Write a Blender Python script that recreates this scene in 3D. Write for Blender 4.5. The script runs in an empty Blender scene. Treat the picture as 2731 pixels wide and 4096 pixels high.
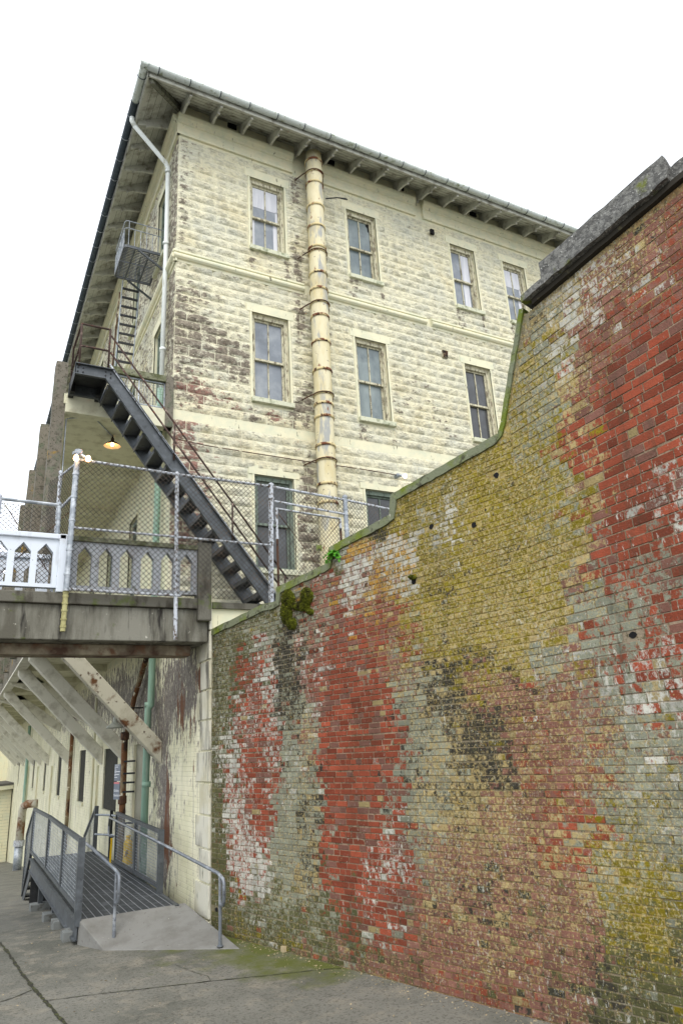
import bpy, math, random
from mathutils import Vector, Matrix, noise
random.seed(7)
R = random.random
def U(a, b): return a + (b - a) * R()
scene = bpy.context.scene
COL = scene.collection

# ---------------------------------------------------------------- camera
PITCH, ROLL, YAW, FPX = 0.32186408, 0.05712423, 0.4970084, 2796.28
CAM = Vector((0, 0, 1.96))
cp, sp = math.cos(PITCH), math.sin(PITCH)
fw = Vector((math.sin(YAW) * cp, math.cos(YAW) * cp, sp))
rt = Vector((math.cos(YAW), -math.sin(YAW), 0)); dn = fw.cross(rt)
cr, sr = math.cos(ROLL), math.sin(ROLL)
rt, dn = cr * rt + sr * dn, -sr * rt + cr * dn
cd = bpy.data.cameras.new('camera'); cam = bpy.data.objects.new('camera', cd); COL.objects.link(cam)
cd.sensor_fit = 'VERTICAL'; cd.sensor_height = 36.0; cd.sensor_width = 24.0
cd.lens = FPX / 4096 * 36.0; cd.clip_start = 0.05; cd.clip_end = 2000
m3 = Matrix((rt, -dn, -fw)).transposed()
cam.matrix_world = Matrix.Translation(CAM) @ m3.to_4x4()
scene.camera = cam

# ---------------------------------------------------------------- world, sun, exposure
W = bpy.data.worlds.new('World'); scene.world = W; W.use_nodes = True
nt = W.node_tree; nt.nodes.clear()
sky = nt.nodes.new('ShaderNodeTexSky'); sky.sky_type = 'NISHITA'; sky.sun_disc = False
SUN_EL, SUN_AZ = math.radians(52), math.radians(205)
sky.sun_elevation = SUN_EL; sky.sun_rotation = SUN_AZ; sky.air_density = 1.0; sky.dust_density = 4.0
b1 = nt.nodes.new('ShaderNodeBackground'); b1.inputs[1].default_value = 0.06
b2 = nt.nodes.new('ShaderNodeBackground'); b2.inputs[0].default_value = (0.955, 0.98, 1.0, 1); b2.inputs[1].default_value = 1.42
ad = nt.nodes.new('ShaderNodeAddShader'); ow = nt.nodes.new('ShaderNodeOutputWorld')
nt.links.new(sky.outputs[0], b1.inputs[0]); nt.links.new(b1.outputs[0], ad.inputs[0]); nt.links.new(b2.outputs[0], ad.inputs[1])
nt.links.new(ad.outputs[0], ow.inputs[0])
sl = bpy.data.lights.new('sun', 'SUN'); sl.energy = 1.2; sl.angle = math.radians(25); sl.color = (1, .97, .92)
so = bpy.data.objects.new('sun', sl); COL.objects.link(so)
sdir = Vector((math.sin(SUN_AZ) * math.cos(SUN_EL), math.cos(SUN_AZ) * math.cos(SUN_EL), math.sin(SUN_EL)))
so.rotation_euler = sdir.to_track_quat('Z', 'Y').to_euler(); so.location = (0, 0, 30)
vs = scene.view_settings; vs.view_transform = 'Standard'; vs.look = 'None'; vs.exposure = 0.13; vs.gamma = 1
scene.cycles.max_bounces = 6

# ---------------------------------------------------------------- survey helpers: meet a line of sight with a real plane
YB = -0.25939116
NB = Vector((math.cos(YB), -math.sin(YB), 0)); DB = Vector((-math.sin(YB), -math.cos(YB), 0))   # brick wall: normal away from us, direction towards us
def ray(x, y): return rt * ((x - 1365.5) / FPX) + dn * ((y - 2048) / FPX) + fw
def meet(x, y, n, d): r = ray(x, y); return CAM + r * ((d - CAM.dot(n)) / r.dot(n))
def hX(x, y, X): return meet(x, y, Vector((1, 0, 0)), X)
def hY(x, y, Y): return meet(x, y, Vector((0, 1, 0)), Y)
def hZ(x, y, Z): return meet(x, y, Vector((0, 0, 1)), Z)
def hB(x, y, d=5.0): return meet(x, y, NB, d)
XC, YC = 2.80, 11.28

# ---------------------------------------------------------------- mesh builder
class MB:
    def __init__(s): s.v = []; s.f = []; s.at = {}
    def add(s, vs, fs):
        n = len(s.v); s.v += [tuple(p) for p in vs]; s.f += [tuple(i + n for i in f) for f in fs]
    def box(s, x0, x1, y0, y1, z0, z1):
        s.obox([(x, y, z) for z in (z0, z1) for y in (y0, y1) for x in (x0, x1)])
    def obox(s, p): s.add(p, [(0, 2, 3, 1), (4, 5, 7, 6), (0, 1, 5, 4), (2, 6, 7, 3), (0, 4, 6, 2), (1, 3, 7, 5)])
    def beam(s, a, b, w, h, up=(0, 0, 1)):      # rectangular bar from a to b, w across, h along up
        a, b, up = Vector(a), Vector(b), Vector(up); d = (b - a).normalized(); x = d.cross(up).normalized(); y = x.cross(d)
        s.obox([c + x * (w / 2 * i) + y * (h / 2 * j) for c in (a, b) for j in (-1, 1) for i in (-1, 1)])
    def tube(s, pts, r, seg=8, cap=True):
        pts = [Vector(p) for p in pts]; n0 = len(s.v); ref = None
        rs = r if isinstance(r, (list, tuple)) else [r] * len(pts)
        for i, p in enumerate(pts):
            d = ((pts[min(i + 1, len(pts) - 1)] - p).normalized() + (p - pts[max(i - 1, 0)]).normalized()).normalized() if len(pts) > 1 else Vector((0, 0, 1))
            if ref is None: ref = Vector((0, 0, 1)) if abs(d.z) < .9 else Vector((0, 1, 0))
            x = d.cross(ref).normalized(); y = x.cross(d); ref = y
            for k in range(seg):
                a = 2 * math.pi * k / seg; s.v.append(tuple(p + (x * math.cos(a) + y * math.sin(a)) * rs[i]))
        for i in range(len(pts) - 1):
            for k in range(seg):
                a = n0 + i * seg + k; b = n0 + i * seg + (k + 1) % seg; s.f.append((a, b, b + seg, a + seg))
        if cap:
            s.f.append(tuple(n0 + k for k in range(seg))[::-1]); e = n0 + (len(pts) - 1) * seg; s.f.append(tuple(e + k for k in range(seg)))
    def lathe(s, c, prof, seg=20):              # prof: (radius, z)
        n0 = len(s.v)
        for r, z in prof:
            for k in range(seg):
                a = 2 * math.pi * k / seg; s.v.append((c[0] + r * math.cos(a), c[1] + r * math.sin(a), c[2] + z))
        for i in range(len(prof) - 1):
            for k in range(seg):
                a = n0 + i * seg + k; b = n0 + i * seg + (k + 1) % seg; s.f.append((a, b, b + seg, a + seg))
    def prism(s, poly, off):                    # poly: 3d points; extruded by off
        n = len(poly); off = Vector(off); vs = [Vector(p) for p in poly] + [Vector(p) + off for p in poly]
        s.add(vs, [tuple(range(n))[::-1], tuple(range(n, 2 * n))] + [(i, (i + 1) % n, n + (i + 1) % n, n + i) for i in range(n)])
    def build(s, name, mt, parent=None, smooth=False, bevel=0, attrs=None):
        me = bpy.data.meshes.new(name); me.from_pydata(s.v, [], s.f); me.update()
        if not s.at.get('raw'):
            import bmesh
            bm = bmesh.new(); bm.from_mesh(me); bmesh.ops.recalc_face_normals(bm, faces=bm.faces); bm.to_mesh(me); bm.free()
        for k, (typ, data) in (attrs or {}).items():
            a = me.attributes.new(k, typ, 'POINT')
            if typ == 'FLOAT_COLOR': a.data.foreach_set('color', [c for q in data for c in (q[0], q[1], q[2], 1.0)])
            else: a.data.foreach_set('value', data)
        me.materials.append(mt)
        if smooth: me.polygons.foreach_set('use_smooth', [True] * len(me.polygons))
        o = bpy.data.objects.new(name, me); COL.objects.link(o)
        if parent is not None:
            o.parent = parent
            if parent.type == 'EMPTY': o.location = -Vector(parent.location)
        if bevel:
            bv = o.modifiers.new('bevel', 'BEVEL'); bv.width = bevel; bv.segments = 2; bv.limit_method = 'ANGLE'
        return o
def tag(o, label, cat, group=None):
    o['label'] = label; o['category'] = cat
    if group: o['group'] = group
    return o
def thing(name, label, cat, loc=(0, 0, 0), group=None):
    o = bpy.data.objects.new(name, None); COL.objects.link(o); o.location = loc; o.empty_display_size = .2
    return tag(o, label, cat, group)
def struct(name, mb, mt, **k):
    o = mb.build(name, mt, **k); o['kind'] = 'structure'; return o

# ---------------------------------------------------------------- materials
def lin(r, g, b, k=1.0):
    f = lambda c: ((c / 255) / 12.92 if c / 255 <= .04045 else ((c / 255 + .055) / 1.055) ** 2.4) * k
    return (f(r), f(g), f(b), 1)
def newmat(name):
    m = bpy.data.materials.new(name); m.use_nodes = True; nt = m.node_tree; bs = nt.nodes['Principled BSDF']; return m, nt, bs
def nd(nt, typ, **k):
    n = nt.nodes.new('ShaderNode' + typ)
    for a, b in k.items(): setattr(n, a, b)
    return n
def noisefac(nt, vec, scale, lo, hi, st=(1, 1, 1), detail=6, rough=.6, add=None):
    mp = nd(nt, 'Mapping'); mp.inputs['Scale'].default_value = st; mp.inputs['Location'].default_value = (U(0, 50), U(0, 50), U(0, 50)); nt.links.new(vec, mp.inputs[0])
    n = nd(nt, 'TexNoise'); n.inputs['Scale'].default_value = scale; n.inputs['Detail'].default_value = detail; n.inputs['Roughness'].default_value = rough
    nt.links.new(mp.outputs[0], n.inputs['Vector']); src = n.outputs['Fac']
    if add is not None:
        a = nd(nt, 'Math', operation='ADD'); nt.links.new(src, a.inputs[0]); nt.links.new(add, a.inputs[1]); src = a.outputs[0]
    r = nd(nt, 'MapRange'); r.inputs[1].default_value = lo; r.inputs[2].default_value = hi; nt.links.new(src, r.inputs[0]); return r.outputs[0]
def mixc(nt, fac, a, b):
    m = nd(nt, 'Mix', data_type='RGBA'); 
    if isinstance(fac, (int, float)): m.inputs[0].default_value = fac
    else: nt.links.new(fac, m.inputs[0])
    for i, c in ((6, a), (7, b)):
        if isinstance(c, tuple): m.inputs[i].default_value = c
        else: nt.links.new(c, m.inputs[i])
    return m.outputs[2]
def mul(nt, a, b, op='MULTIPLY'):
    m = nd(nt, 'Math', operation=op)
    for i, c in ((0, a), (1, b)):
        if isinstance(c, (int, float)): m.inputs[i].default_value = c
        else: nt.links.new(c, m.inputs[i])
    return m.outputs[0]
def attr(nt, name, out='Fac'): a = nd(nt, 'Attribute', attribute_name=name); return a.outputs[out]
def bump(nt, bs, vec, scale, strength, dist=.01, detail=8, extra=None):
    n = nd(nt, 'TexNoise'); n.inputs['Scale'].default_value = scale; n.inputs['Detail'].default_value = detail; nt.links.new(vec, n.inputs['Vector'])
    b = nd(nt, 'Bump'); b.inputs['Strength'].default_value = strength; b.inputs['Distance'].default_value = dist
    h = n.outputs['Fac']
    if extra is not None: h = mul(nt, h, extra, 'ADD')
    nt.links.new(h, b.inputs['Height']); nt.links.new(b.outputs[0], bs.inputs['Normal'])
def weather(name, base, layers=(), rough=.85, metal=0, bmp=(60, .3), spec=.3):
    m, nt, bs = newmat(name); tc = nd(nt, 'TexCoord').outputs['Object']; c = base
    for l in layers:                                            # (colour, scale, lo, hi, stretch)
        c = mixc(nt, noisefac(nt, tc, l[1], l[2], l[3], l[4] if len(l) > 4 else (1, 1, 1)), c, l[0])
    if isinstance(c, tuple): bs.inputs['Base Color'].default_value = c
    else: nt.links.new(c, bs.inputs['Base Color'])
    bs.inputs['Roughness'].default_value = rough; bs.inputs['Metallic'].default_value = metal; bs.inputs['Specular IOR Level'].default_value = spec
    if bmp: bump(nt, bs, tc, bmp[0], bmp[1])
    return m
RUST = lin(120, 60, 30, .7); DRT = lin(62, 54, 44, .8); MOS = lin(105, 112, 40, .6); CREAM = lin(226, 221, 190, .92)
V = (1, 1, .12)
M = {}
M['cream'] = weather('cream_paint', CREAM, [(lin(205, 208, 185), 3, .45, .75), (lin(150, 140, 112), 9, .6, .75, V), (lin(90, 80, 62), 16, .68, .74, V)])
M['cream_smooth'] = weather('cream_trim', lin(227, 222, 192, .92), [(lin(192, 198, 176), 4, .4, .8), (DRT, 14, .64, .72, (1, 1, .3))])
M['soffit'] = weather('soffit_boards', lin(192, 193, 184, .9), [(lin(112, 108, 96), 5, .48, .72), (lin(60, 55, 45), 18, .66, .73)], bmp=(20, .3))
M['gutter_pale'] = weather('pale_gutter', lin(204, 212, 208, .88), [(lin(120, 128, 92), 7, .55, .68), (lin(80, 84, 60), 20, .66, .72)], rough=.6)
M['gutter_slate'] = weather('slate_gutter', lin(66, 76, 84, .8), [(lin(110, 120, 120), 10, .55, .9)], rough=.55)
M['pale_pipe'] = weather('pale_pipe', lin(226, 232, 230, .97), [(lin(170, 170, 150), 12, .62, .7, V)], rough=.5)
M['green_pipe'] = weather('green_pipe', lin(150, 185, 165, .8), [(lin(190, 200, 185), 6, .55, .75, V), (lin(110, 125, 105), 20, .62, .7, V)], rough=.5)
M['slate_roof'] = weather('roof_slate', lin(90, 88, 84))
M['glass'] = weather('window_glass', lin(138, 146, 156, .75), [(lin(176, 182, 186, .8), 2.5, .45, .8), (lin(70, 80, 88), 1.7, .55, .9)], rough=.16, bmp=None, spec=.5)
M['glass_dark'] = weather('dark_glass', lin(84, 86, 88, .6), [(lin(120, 126, 130, .6), 2, .5, .8)], rough=.12, bmp=None, spec=.5)
M['broken'] = weather('dark_hole', lin(14, 14, 15), bmp=None)
M['curtain'] = weather('curtain_cloth', lin(222, 224, 230, .9), [(lin(196, 198, 206), 14, .4, .6, (1, 1, .1))])
M['sash'] = weather('sash_wood', lin(206, 202, 176, .9), [(lin(120, 112, 95), 22, .5, .62, (1, 1, .3)), (lin(70, 64, 54), 40, .6, .66)])
M['sash_dark'] = weather('sash_wood_dark', lin(120, 122, 108, .8), [(lin(70, 66, 58), 22, .5, .62, (1, 1, .3))])
M['sash_green'] = weather('sash_green', lin(128, 142, 130, .8), [(lin(80, 86, 78), 22, .5, .62, (1, 1, .3))])
M['sill'] = weather('sill_stone', lin(206, 208, 184, .9), [(lin(120, 128, 100), 9, .5, .7), (lin(90, 84, 76), 26, .6, .7)])
M['flue'] = weather('flue_paint', lin(222, 214, 180, .9), [(lin(158, 160, 156), 5, .53, .60, (1, 1, .22)), (lin(196, 182, 136), 4, .45, .7, (1, 1, .3)), (lin(132, 92, 66), 9, .64, .68, (1, 1, .5)), (lin(84, 78, 74), 12, .66, .70)], rough=.6)
M['rust_band'] = weather('rusty_band', lin(214, 198, 150, .85), [(lin(122, 76, 52, .8), 5, .50, .56), (lin(62, 40, 32), 12, .56, .62)], rough=.8)
M['rust'] = weather('rusted_iron', lin(88, 62, 48, .8), [(lin(112, 84, 62, .8), 6, .5, .65), (lin(46, 38, 34), 9, .54, .62), (lin(205, 198, 170), 5, .60, .64, (1, 1, .4))], rough=.85)
M['rust_rail'] = weather('rusted_rail', lin(74, 58, 52, .8), [(lin(150, 130, 120), 12, .58, .68), (lin(110, 60, 40), 16, .6, .68)], rough=.8)
M['steel'] = weather('painted_steel', lin(88, 93, 97, .78), [(lin(112, 118, 124, .8), 7, .5, .75), (lin(46, 48, 52), 12, .58, .75), (lin(170, 176, 180), 60, .72, .76)], rough=.5, metal=.25)
M['steel_dark'] = weather('dark_steel', lin(46, 48, 50, .8), [(lin(70, 70, 72), 5, .5, .8)], rough=.6)
M['handrail'] = weather('handrail_tube', lin(128, 134, 142, .85), [(lin(176, 182, 188), 8, .5, .75), (lin(90, 94, 98), 22, .58, .68)], rough=.4, metal=.4)
M['galv'] = weather('galvanised_tube', lin(150, 158, 166, .85), [(lin(196, 202, 208), 8, .45, .7), (lin(100, 104, 108), 22, .58, .68)], rough=.42, metal=.35)
M['galv_white'] = weather('white_painted_tube', lin(192, 198, 206, .88), [(lin(92, 84, 76), 30, .52, .60, (1, 1, .6)), (lin(90, 70, 58), 18, .64, .68)], rough=.5)
M['galv_yellow'] = weather('yellowed_tube', lin(186, 182, 130, .8), [(lin(120, 110, 60), 10, .5, .7)], rough=.6)
M['wire'] = weather('fence_wire', lin(60, 57, 52, .7), [(lin(96, 80, 64), 6, .5, .7)], rough=.6, bmp=None)
M['conc'] = weather('stained_concrete', lin(138, 137, 126, .82), [(lin(88, 86, 76), 5, .40, .62, (1, 1, .22)), (lin(44, 42, 38), 8, .54, .66, (1, 1, .14)), (lin(190, 188, 176), 14, .64, .72), (lin(86, 96, 40, .8), 4, .64, .74)], bmp=(40, .5))
M['conc_dark'] = weather('dark_concrete', lin(110, 108, 98, .8), [(lin(60, 56, 48), 6, .5, .65, (1, 1, .3)), (lin(84, 96, 44), 5, .56, .7)], bmp=(40, .5))
M['conc_mossy'] = weather('mossy_concrete', lin(128, 122, 110, .8), [(lin(84, 80, 70), 14, .52, .66), (lin(104, 112, 92, .8), 5, .52, .7), (lin(166, 130, 40, .8), 2.2, .62, .68), (lin(60, 62, 44), 30, .58, .64)], bmp=(50, 1.0))
M['conc_cream'] = weather('cream_concrete', lin(218, 216, 190, .9), [(lin(180, 176, 150), 5, .48, .7), (lin(112, 84, 60), 12, .68, .72)], bmp=(70, .2))
M['brace'] = weather('brace_concrete', lin(220, 218, 204, .95), [(lin(160, 156, 138), 4, .5, .75), (lin(110, 76, 48), 7, .68, .74)], bmp=(70, .25))
M['white_paint'] = weather('white_balustrade', lin(214, 222, 232, .95), [(lin(170, 172, 172), 6, .55, .75, (1, 1, .3)), (lin(100, 92, 84), 30, .68, .72)], bmp=(50, .15))
M['grey_paint'] = weather('grey_balustrade', lin(170, 175, 180, .82), [(lin(130, 130, 134), 6, .5, .7, (1, 1, .3)), (lin(84, 86, 72), 12, .6, .68)], bmp=(50, .2))
M['moss_cap'] = weather('mossy_cap', lin(134, 136, 112, .8), [(lin(78, 82, 52), 8, .45, .6), (lin(52, 50, 44), 20, .58, .66)], bmp=(50, .7))
M['coping'] = weather('coping_mortar', lin(124, 130, 104, .8), [(lin(110, 124, 40, .8), 3, .46, .6), (lin(64, 64, 48), 10, .55, .66), (lin(170, 168, 150), 24, .64, .7)], bmp=(60, .8))
M['granite'] = weather('granite_cap', lin(128, 128, 124, .84), [(lin(86, 86, 84), 22, .44, .56), (lin(176, 176, 172), 48, .6, .68), (lin(54, 54, 52), 60, .6, .66), (lin(112, 120, 48, .8), 3.0, .58, .66)], bmp=(55, 1.0))
M['stair_u'] = weather('stair_underside', lin(84, 86, 88, .75), [(lin(110, 112, 116, .7), 5, .52, .72), (lin(40, 40, 42), 9, .58, .7)], rough=.45, metal=.2)
M['deck_grate'] = weather('deck_planks', lin(66, 70, 74, .7), [(lin(92, 96, 100), 6, .5, .75)], rough=.6)
M['deck_gap'] = weather('deck_joint', lin(150, 154, 158, .7), rough=.6, bmp=None)
M['slabconc'] = weather('slab_concrete', lin(138, 138, 134, .82), [(lin(108, 107, 102), 4, .45, .7), (lin(196, 192, 184), 30, .7, .73), (lin(90, 86, 80), 24, .64, .7)], bmp=(80, .25))
M['black'] = weather('black_rail', lin(30, 32, 34), rough=.5, bmp=None)
M['enamel'] = weather('enamel_shade', lin(156, 160, 150, .85), [(lin(110, 112, 100), 14, .55, .7)], rough=.4, bmp=None)
M['enamel_dark'] = weather('dark_shade', lin(62, 52, 40), [(lin(100, 84, 60), 14, .5, .7)], rough=.5, bmp=None)
M['inner_shade'] = weather('shade_inside', lin(250, 232, 196), rough=.6, bmp=None)
M['yellow'] = weather('yellow_plastic', lin(236, 196, 30, .9), rough=.4, bmp=None)
M['sign_grey'] = weather('sign_panel', lin(120, 128, 140, .9), rough=.5, bmp=None)
M['sign_text'] = weather('sign_lettering', lin(235, 238, 242), rough=.5, bmp=None)
M['sign_red'] = weather('sign_stripe', lin(206, 120, 124), rough=.5, bmp=None)
M['leaf'] = weather('leaf_green', lin(110, 190, 50, .75), [(lin(60, 130, 30), 18, .45, .6)], rough=.6, bmp=None)
M['mossclump'] = weather('moss_green', lin(92, 98, 18, .75), [(lin(48, 48, 16), 14, .48, .6), (lin(136, 140, 40), 30, .58, .68)], rough=1, bmp=None)
M['door'] = weather('door_paint', lin(172, 170, 152, .85), [(lin(140, 138, 122), 3, .45, .7), (lin(212, 210, 206), 20, .72, .74)])
M['infill'] = weather('dark_infill', lin(62, 62, 52, .7), [(lin(40, 40, 34), 14, .45, .6), (lin(82, 84, 70), 40, .62, .7)], bmp=(60, .8))
M['quoin'] = weather('quoin_paint', lin(218, 216, 200, .9), [(lin(196, 190, 158, .9), 2, .45, .7), (lin(110, 108, 100), 6, .52, .66, (1, 1, .25)), (lin(66, 72, 48), 9, .62, .7, (1, 1, .3))])
M['stain_shade'] = weather('stained_shaded_underside', lin(52, 48, 40, .8), [(lin(96, 92, 66), 5, .58, .66)])  # dark stain with the cap's underside shade mixed into the colour
M['soil'] = weather('soil_pipe_iron', lin(150, 136, 108, .85), [(lin(126, 86, 56, .8), 4, .46, .54, (1, 1, .5)), (lin(60, 46, 38), 5, .52, .6, (1, 1, .5)), (lin(214, 208, 184), 9, .62, .66)])
M['elbow'] = weather('elbow_iron', lin(196, 192, 176, .9), [(lin(136, 96, 64, .8), 1.6, .50, .62), (lin(96, 70, 54), 4, .56, .66)])
M['beam'] = weather('brown_stained_beam', lin(168, 160, 138, .82), [(lin(88, 68, 56, .8), .9, .44, .56), (lin(110, 84, 66), 5, .52, .66)])
M['brace_rust'] = weather('rust_stained_brace', lin(204, 200, 180, .88), [(lin(160, 154, 134), 4, .5, .75), (lin(112, 76, 48, .8), 3.2, .56, .64), (lin(84, 58, 44, .8), 9, .60, .66)], bmp=(70, .25))
M['glass2'] = weather('window_glass_b', lin(118, 132, 136, .7), [(lin(160, 172, 170, .75), 1.6, .42, .7, (1, 1, .5)), (lin(66, 76, 84), 2.2, .55, .8)], rough=.14, bmp=None, spec=.5)
M['timber'] = weather('timber_pad', lin(128, 132, 130, .8), [(lin(84, 82, 76), 10, .5, .65)])
M['rubble'] = weather('rubble_stone', lin(176, 160, 128, .85))
def emit(name, col, st):
    m, nt, bs = newmat(name); bs.inputs['Emission Color'].default_value = col; bs.inputs['Emission Strength'].default_value = st; bs.inputs['Base Color'].default_value = col; return m
M['bulb'] = emit('lit_bulb', (1, .58, .26, 1), 14)
M['bulb_soft'] = emit('lit_bulb_pale', (1, .86, .7, 1), 9)

def stone_mat(name, peel):
    m, nt, bs = newmat(name); tc = nd(nt, 'TexCoord').outputs['Object']
    h = attr(nt, 'relief'); st = attr(nt, 'stain'); rd = attr(nt, 'red')
    c = mixc(nt, noisefac(nt, tc, 2.2, .4, .7), lin(230, 225, 196, .89), lin(207, 208, 192, .86))
    c = mixc(nt, noisefac(nt, tc, 1.1, .52, .8), c, lin(226, 214, 172, .88))
    # grime, plus crag shading painted darker where the relief stands out
    g = noisefac(nt, tc, 11, .48, .72, (1, 1, 2), add=mul(nt, h, .13)); c = mixc(nt, mul(nt, g, .55), c, lin(158, 157, 142, .85))
    g = noisefac(nt, tc, 22, .64, .76, (1, 1, 2), add=mul(nt, h, .09)); c = mixc(nt, mul(nt, g, .55), c, lin(104, 98, 84, .8))
    # bare stone where the paint has gone
    s = noisefac(nt, tc, 8, .66, .73, (1, 1, 1.8), detail=10, rough=.7, add=mul(nt, mul(nt, st, .23), mul(nt, h, .08), 'ADD')); bare = mixc(nt, noisefac(nt, tc, 16, .4, .6), lin(142, 132, 118, .85), lin(98, 88, 78, .85))
    c = mixc(nt, mul(nt, s, .9), c, bare)
    s = noisefac(nt, tc, 7, .66, .73, (1, 1, 1.8), detail=10, rough=.7, add=mul(nt, rd, .23)); c = mixc(nt, mul(nt, s, .85), c, mixc(nt, noisefac(nt, tc, 14, .4, .6), lin(148, 98, 88, .8), lin(122, 90, 82, .8)))
    c = mixc(nt, mul(nt, noisefac(nt, tc, 5, .58, .74, (1, 1, .1), detail=8), .4), c, lin(150, 142, 122, .85))
    c = mixc(nt, noisefac(nt, tc, 24, .70, .73, (1, 1, .3)), c, lin(232, 232, 222, .95))
    nt.links.new(c, bs.inputs['Base Color']); bs.inputs['Roughness'].default_value = .8; bs.inputs['Specular IOR Level'].default_value = .25
    bump(nt, bs, tc, 26, 1.0, .03)
    return m
M['stone'] = stone_mat('rockface_cream', 0)

def brick_mat(name):
    m, nt, bs = newmat(name); tc = nd(nt, 'TexCoord').outputs['Object']
    a = attr(nt, 'ca', 'Color'); b = attr(nt, 'cb', 'Color'); mx = attr(nt, 'mx'); wh = attr(nt, 'wh')
    li = attr(nt, 'li'); streak = noisefac(nt, tc, 4.5, .56, .70, (1, 1, .07), detail=7, rough=.65)
    f1 = noisefac(nt, tc, 15, .48, .56, (1, 1, .8), detail=11, rough=.75, add=mx)
    c = mixc(nt, f1, a, b)
    c = mixc(nt, mul(nt, noisefac(nt, tc, 2.6, .42, .66, (1, 1, .4), detail=6, rough=.65), .48), c, mixc(nt, .5, c, lin(70, 66, 48, .6)))          # broad tonal drift
    c = mixc(nt, mul(nt, noisefac(nt, tc, 24, .42, .72, detail=9, rough=.7), .4), c, mixc(nt, .5, c, lin(40, 36, 28, .5)))
    c = mixc(nt, mul(nt, noisefac(nt, tc, 42, .60, .66, detail=6, rough=.7, add=mul(nt, li, .13)), .75), c, lin(188, 170, 116, .85))   # ochre lichen spots
    vo = nd(nt, 'TexVoronoi'); vo.inputs['Scale'].default_value = 62; wn = nd(nt, 'TexNoise'); wn.inputs['Scale'].default_value = 40; wn.inputs['Detail'].default_value = 4
    nt.links.new(tc, wn.inputs['Vector']); va = nd(nt, 'Vector' + 'Math', operation='SCALE'); va.inputs['Scale'].default_value = .035; nt.links.new(wn.outputs['Color'], va.inputs[0]); vb = nd(nt, 'VectorMath', operation='ADD'); nt.links.new(tc, vb.inputs[0]); nt.links.new(va.outputs[0], vb.inputs[1]); nt.links.new(vb.outputs[0], vo.inputs['Vector'])
    sp = nd(nt, 'SeparateColor'); nt.links.new(vo.outputs['Color'], sp.inputs[0]); rp_ = nd(nt, 'ValToRGB'); e = rp_.color_ramp.elements; rp_.color_ramp.interpolation = 'CONSTANT'; e[0].position = 0; e[0].color = lin(86, 80, 60, .8)
    for po_, cl in ((.2, lin(176, 146, 70, .8)), (.42, lin(196, 190, 164, .82)), (.56, lin(118, 124, 84, .8)), (.68, lin(70, 66, 44, .8)), (.78, lin(150, 110, 92, .8)), (.9, lin(212, 206, 180, .85))): k_ = e.new(po_); k_.color = cl
    e[-1].position = 1; nt.links.new(sp.outputs[0], rp_.inputs[0])
    c = mixc(nt, mul(nt, noisefac(nt, tc, 7, .54, .60, (1, 1, .6), detail=9, rough=.75, add=mul(nt, li, .12)), mul(nt, noisefac(nt, tc, 60, .44, .56), .46)), c, rp_.outputs[0])
    c = mixc(nt, mul(nt, noisefac(nt, tc, 33, .62, .68, detail=6, rough=.7, add=mul(nt, li, .05)), .6), c, lin(168, 172, 150, .85))
    c = mixc(nt, mul(nt, mul(nt, streak, noisefac(nt, tc, 26, .36, .56, (1, 1, .5), detail=6)), .6), c, lin(72, 72, 58, .7))
    c = mixc(nt, mul(nt, noisefac(nt, tc, 80, .60, .66, (1, 1, .8), detail=5), .55), c, lin(66, 62, 50, .8))
    c = mixc(nt, mul(nt, noisefac(nt, tc, 32, .66, .71, (1, 1, .34), detail=8, rough=.72, add=mul(nt, wh, .17)), .8), c, lin(198, 196, 184, .88))
    nt.links.new(c, bs.inputs['Base Color']); bs.inputs['Roughness'].default_value = .9; bs.inputs['Specular IOR Level'].default_value = .2
    bump(nt, bs, tc, 75, .8, .006)
    return m
M['brick'] = brick_mat('weathered_brick')

def painted_brick(name):
    m, nt, bs = newmat(name); tc = nd(nt, 'TexCoord').outputs['Object']
    sx = nd(nt, 'SeparateXYZ'); nt.links.new(tc, sx.inputs[0]); cb = nd(nt, 'CombineXYZ'); nt.links.new(sx.outputs[1], cb.inputs[0]); nt.links.new(sx.outputs[2], cb.inputs[1])
    bt = nd(nt, 'TexBrick'); bt.inputs['Scale'].default_value = 1; bt.inputs['Brick Width'].default_value = .2; bt.inputs['Row Height'].default_value = .062; bt.inputs['Mortar Size'].default_value = .006; bt.inputs['Mortar Smooth'].default_value = .6
    nt.links.new(cb.outputs[0], bt.inputs['Vector'])
    st = attr(nt, 'stain'); rd = attr(nt, 'red')
    c = mixc(nt, noisefac(nt, tc, 1.5, .4, .7), lin(236, 232, 204, .95), lin(214, 212, 176, .93))
    c = mixc(nt, noisefac(nt, tc, 9, .56, .72, V), c, lin(168, 166, 146, .9))
    s = noisefac(nt, tc, 11, .64, .69, (1, 1, .45), detail=11, rough=.75, add=mul(nt, st, .25)); c = mixc(nt, mul(nt, s, .92), c, mixc(nt, noisefac(nt, tc, 22, .4, .6), lin(134, 126, 122, .85), lin(84, 74, 72, .8)))
    s = noisefac(nt, tc, 8, .64, .68, (1, 1, .3), detail=10, rough=.7, add=mul(nt, rd, .25)); c = mixc(nt, s, c, lin(118, 74, 44, .8))
    c = mixc(nt, mul(nt, bt.outputs['Fac'], .12), c, lin(90, 84, 70))
    nt.links.new(c, bs.inputs['Base Color']); bs.inputs['Roughness'].default_value = .8
    iv = mul(nt, mul(nt, bt.outputs['Fac'], -.5), 0, 'ADD'); bump(nt, bs, tc, 40, .7, .006, extra=iv)
    return m
M['pbrick'] = painted_brick('painted_brickwork')

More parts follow.
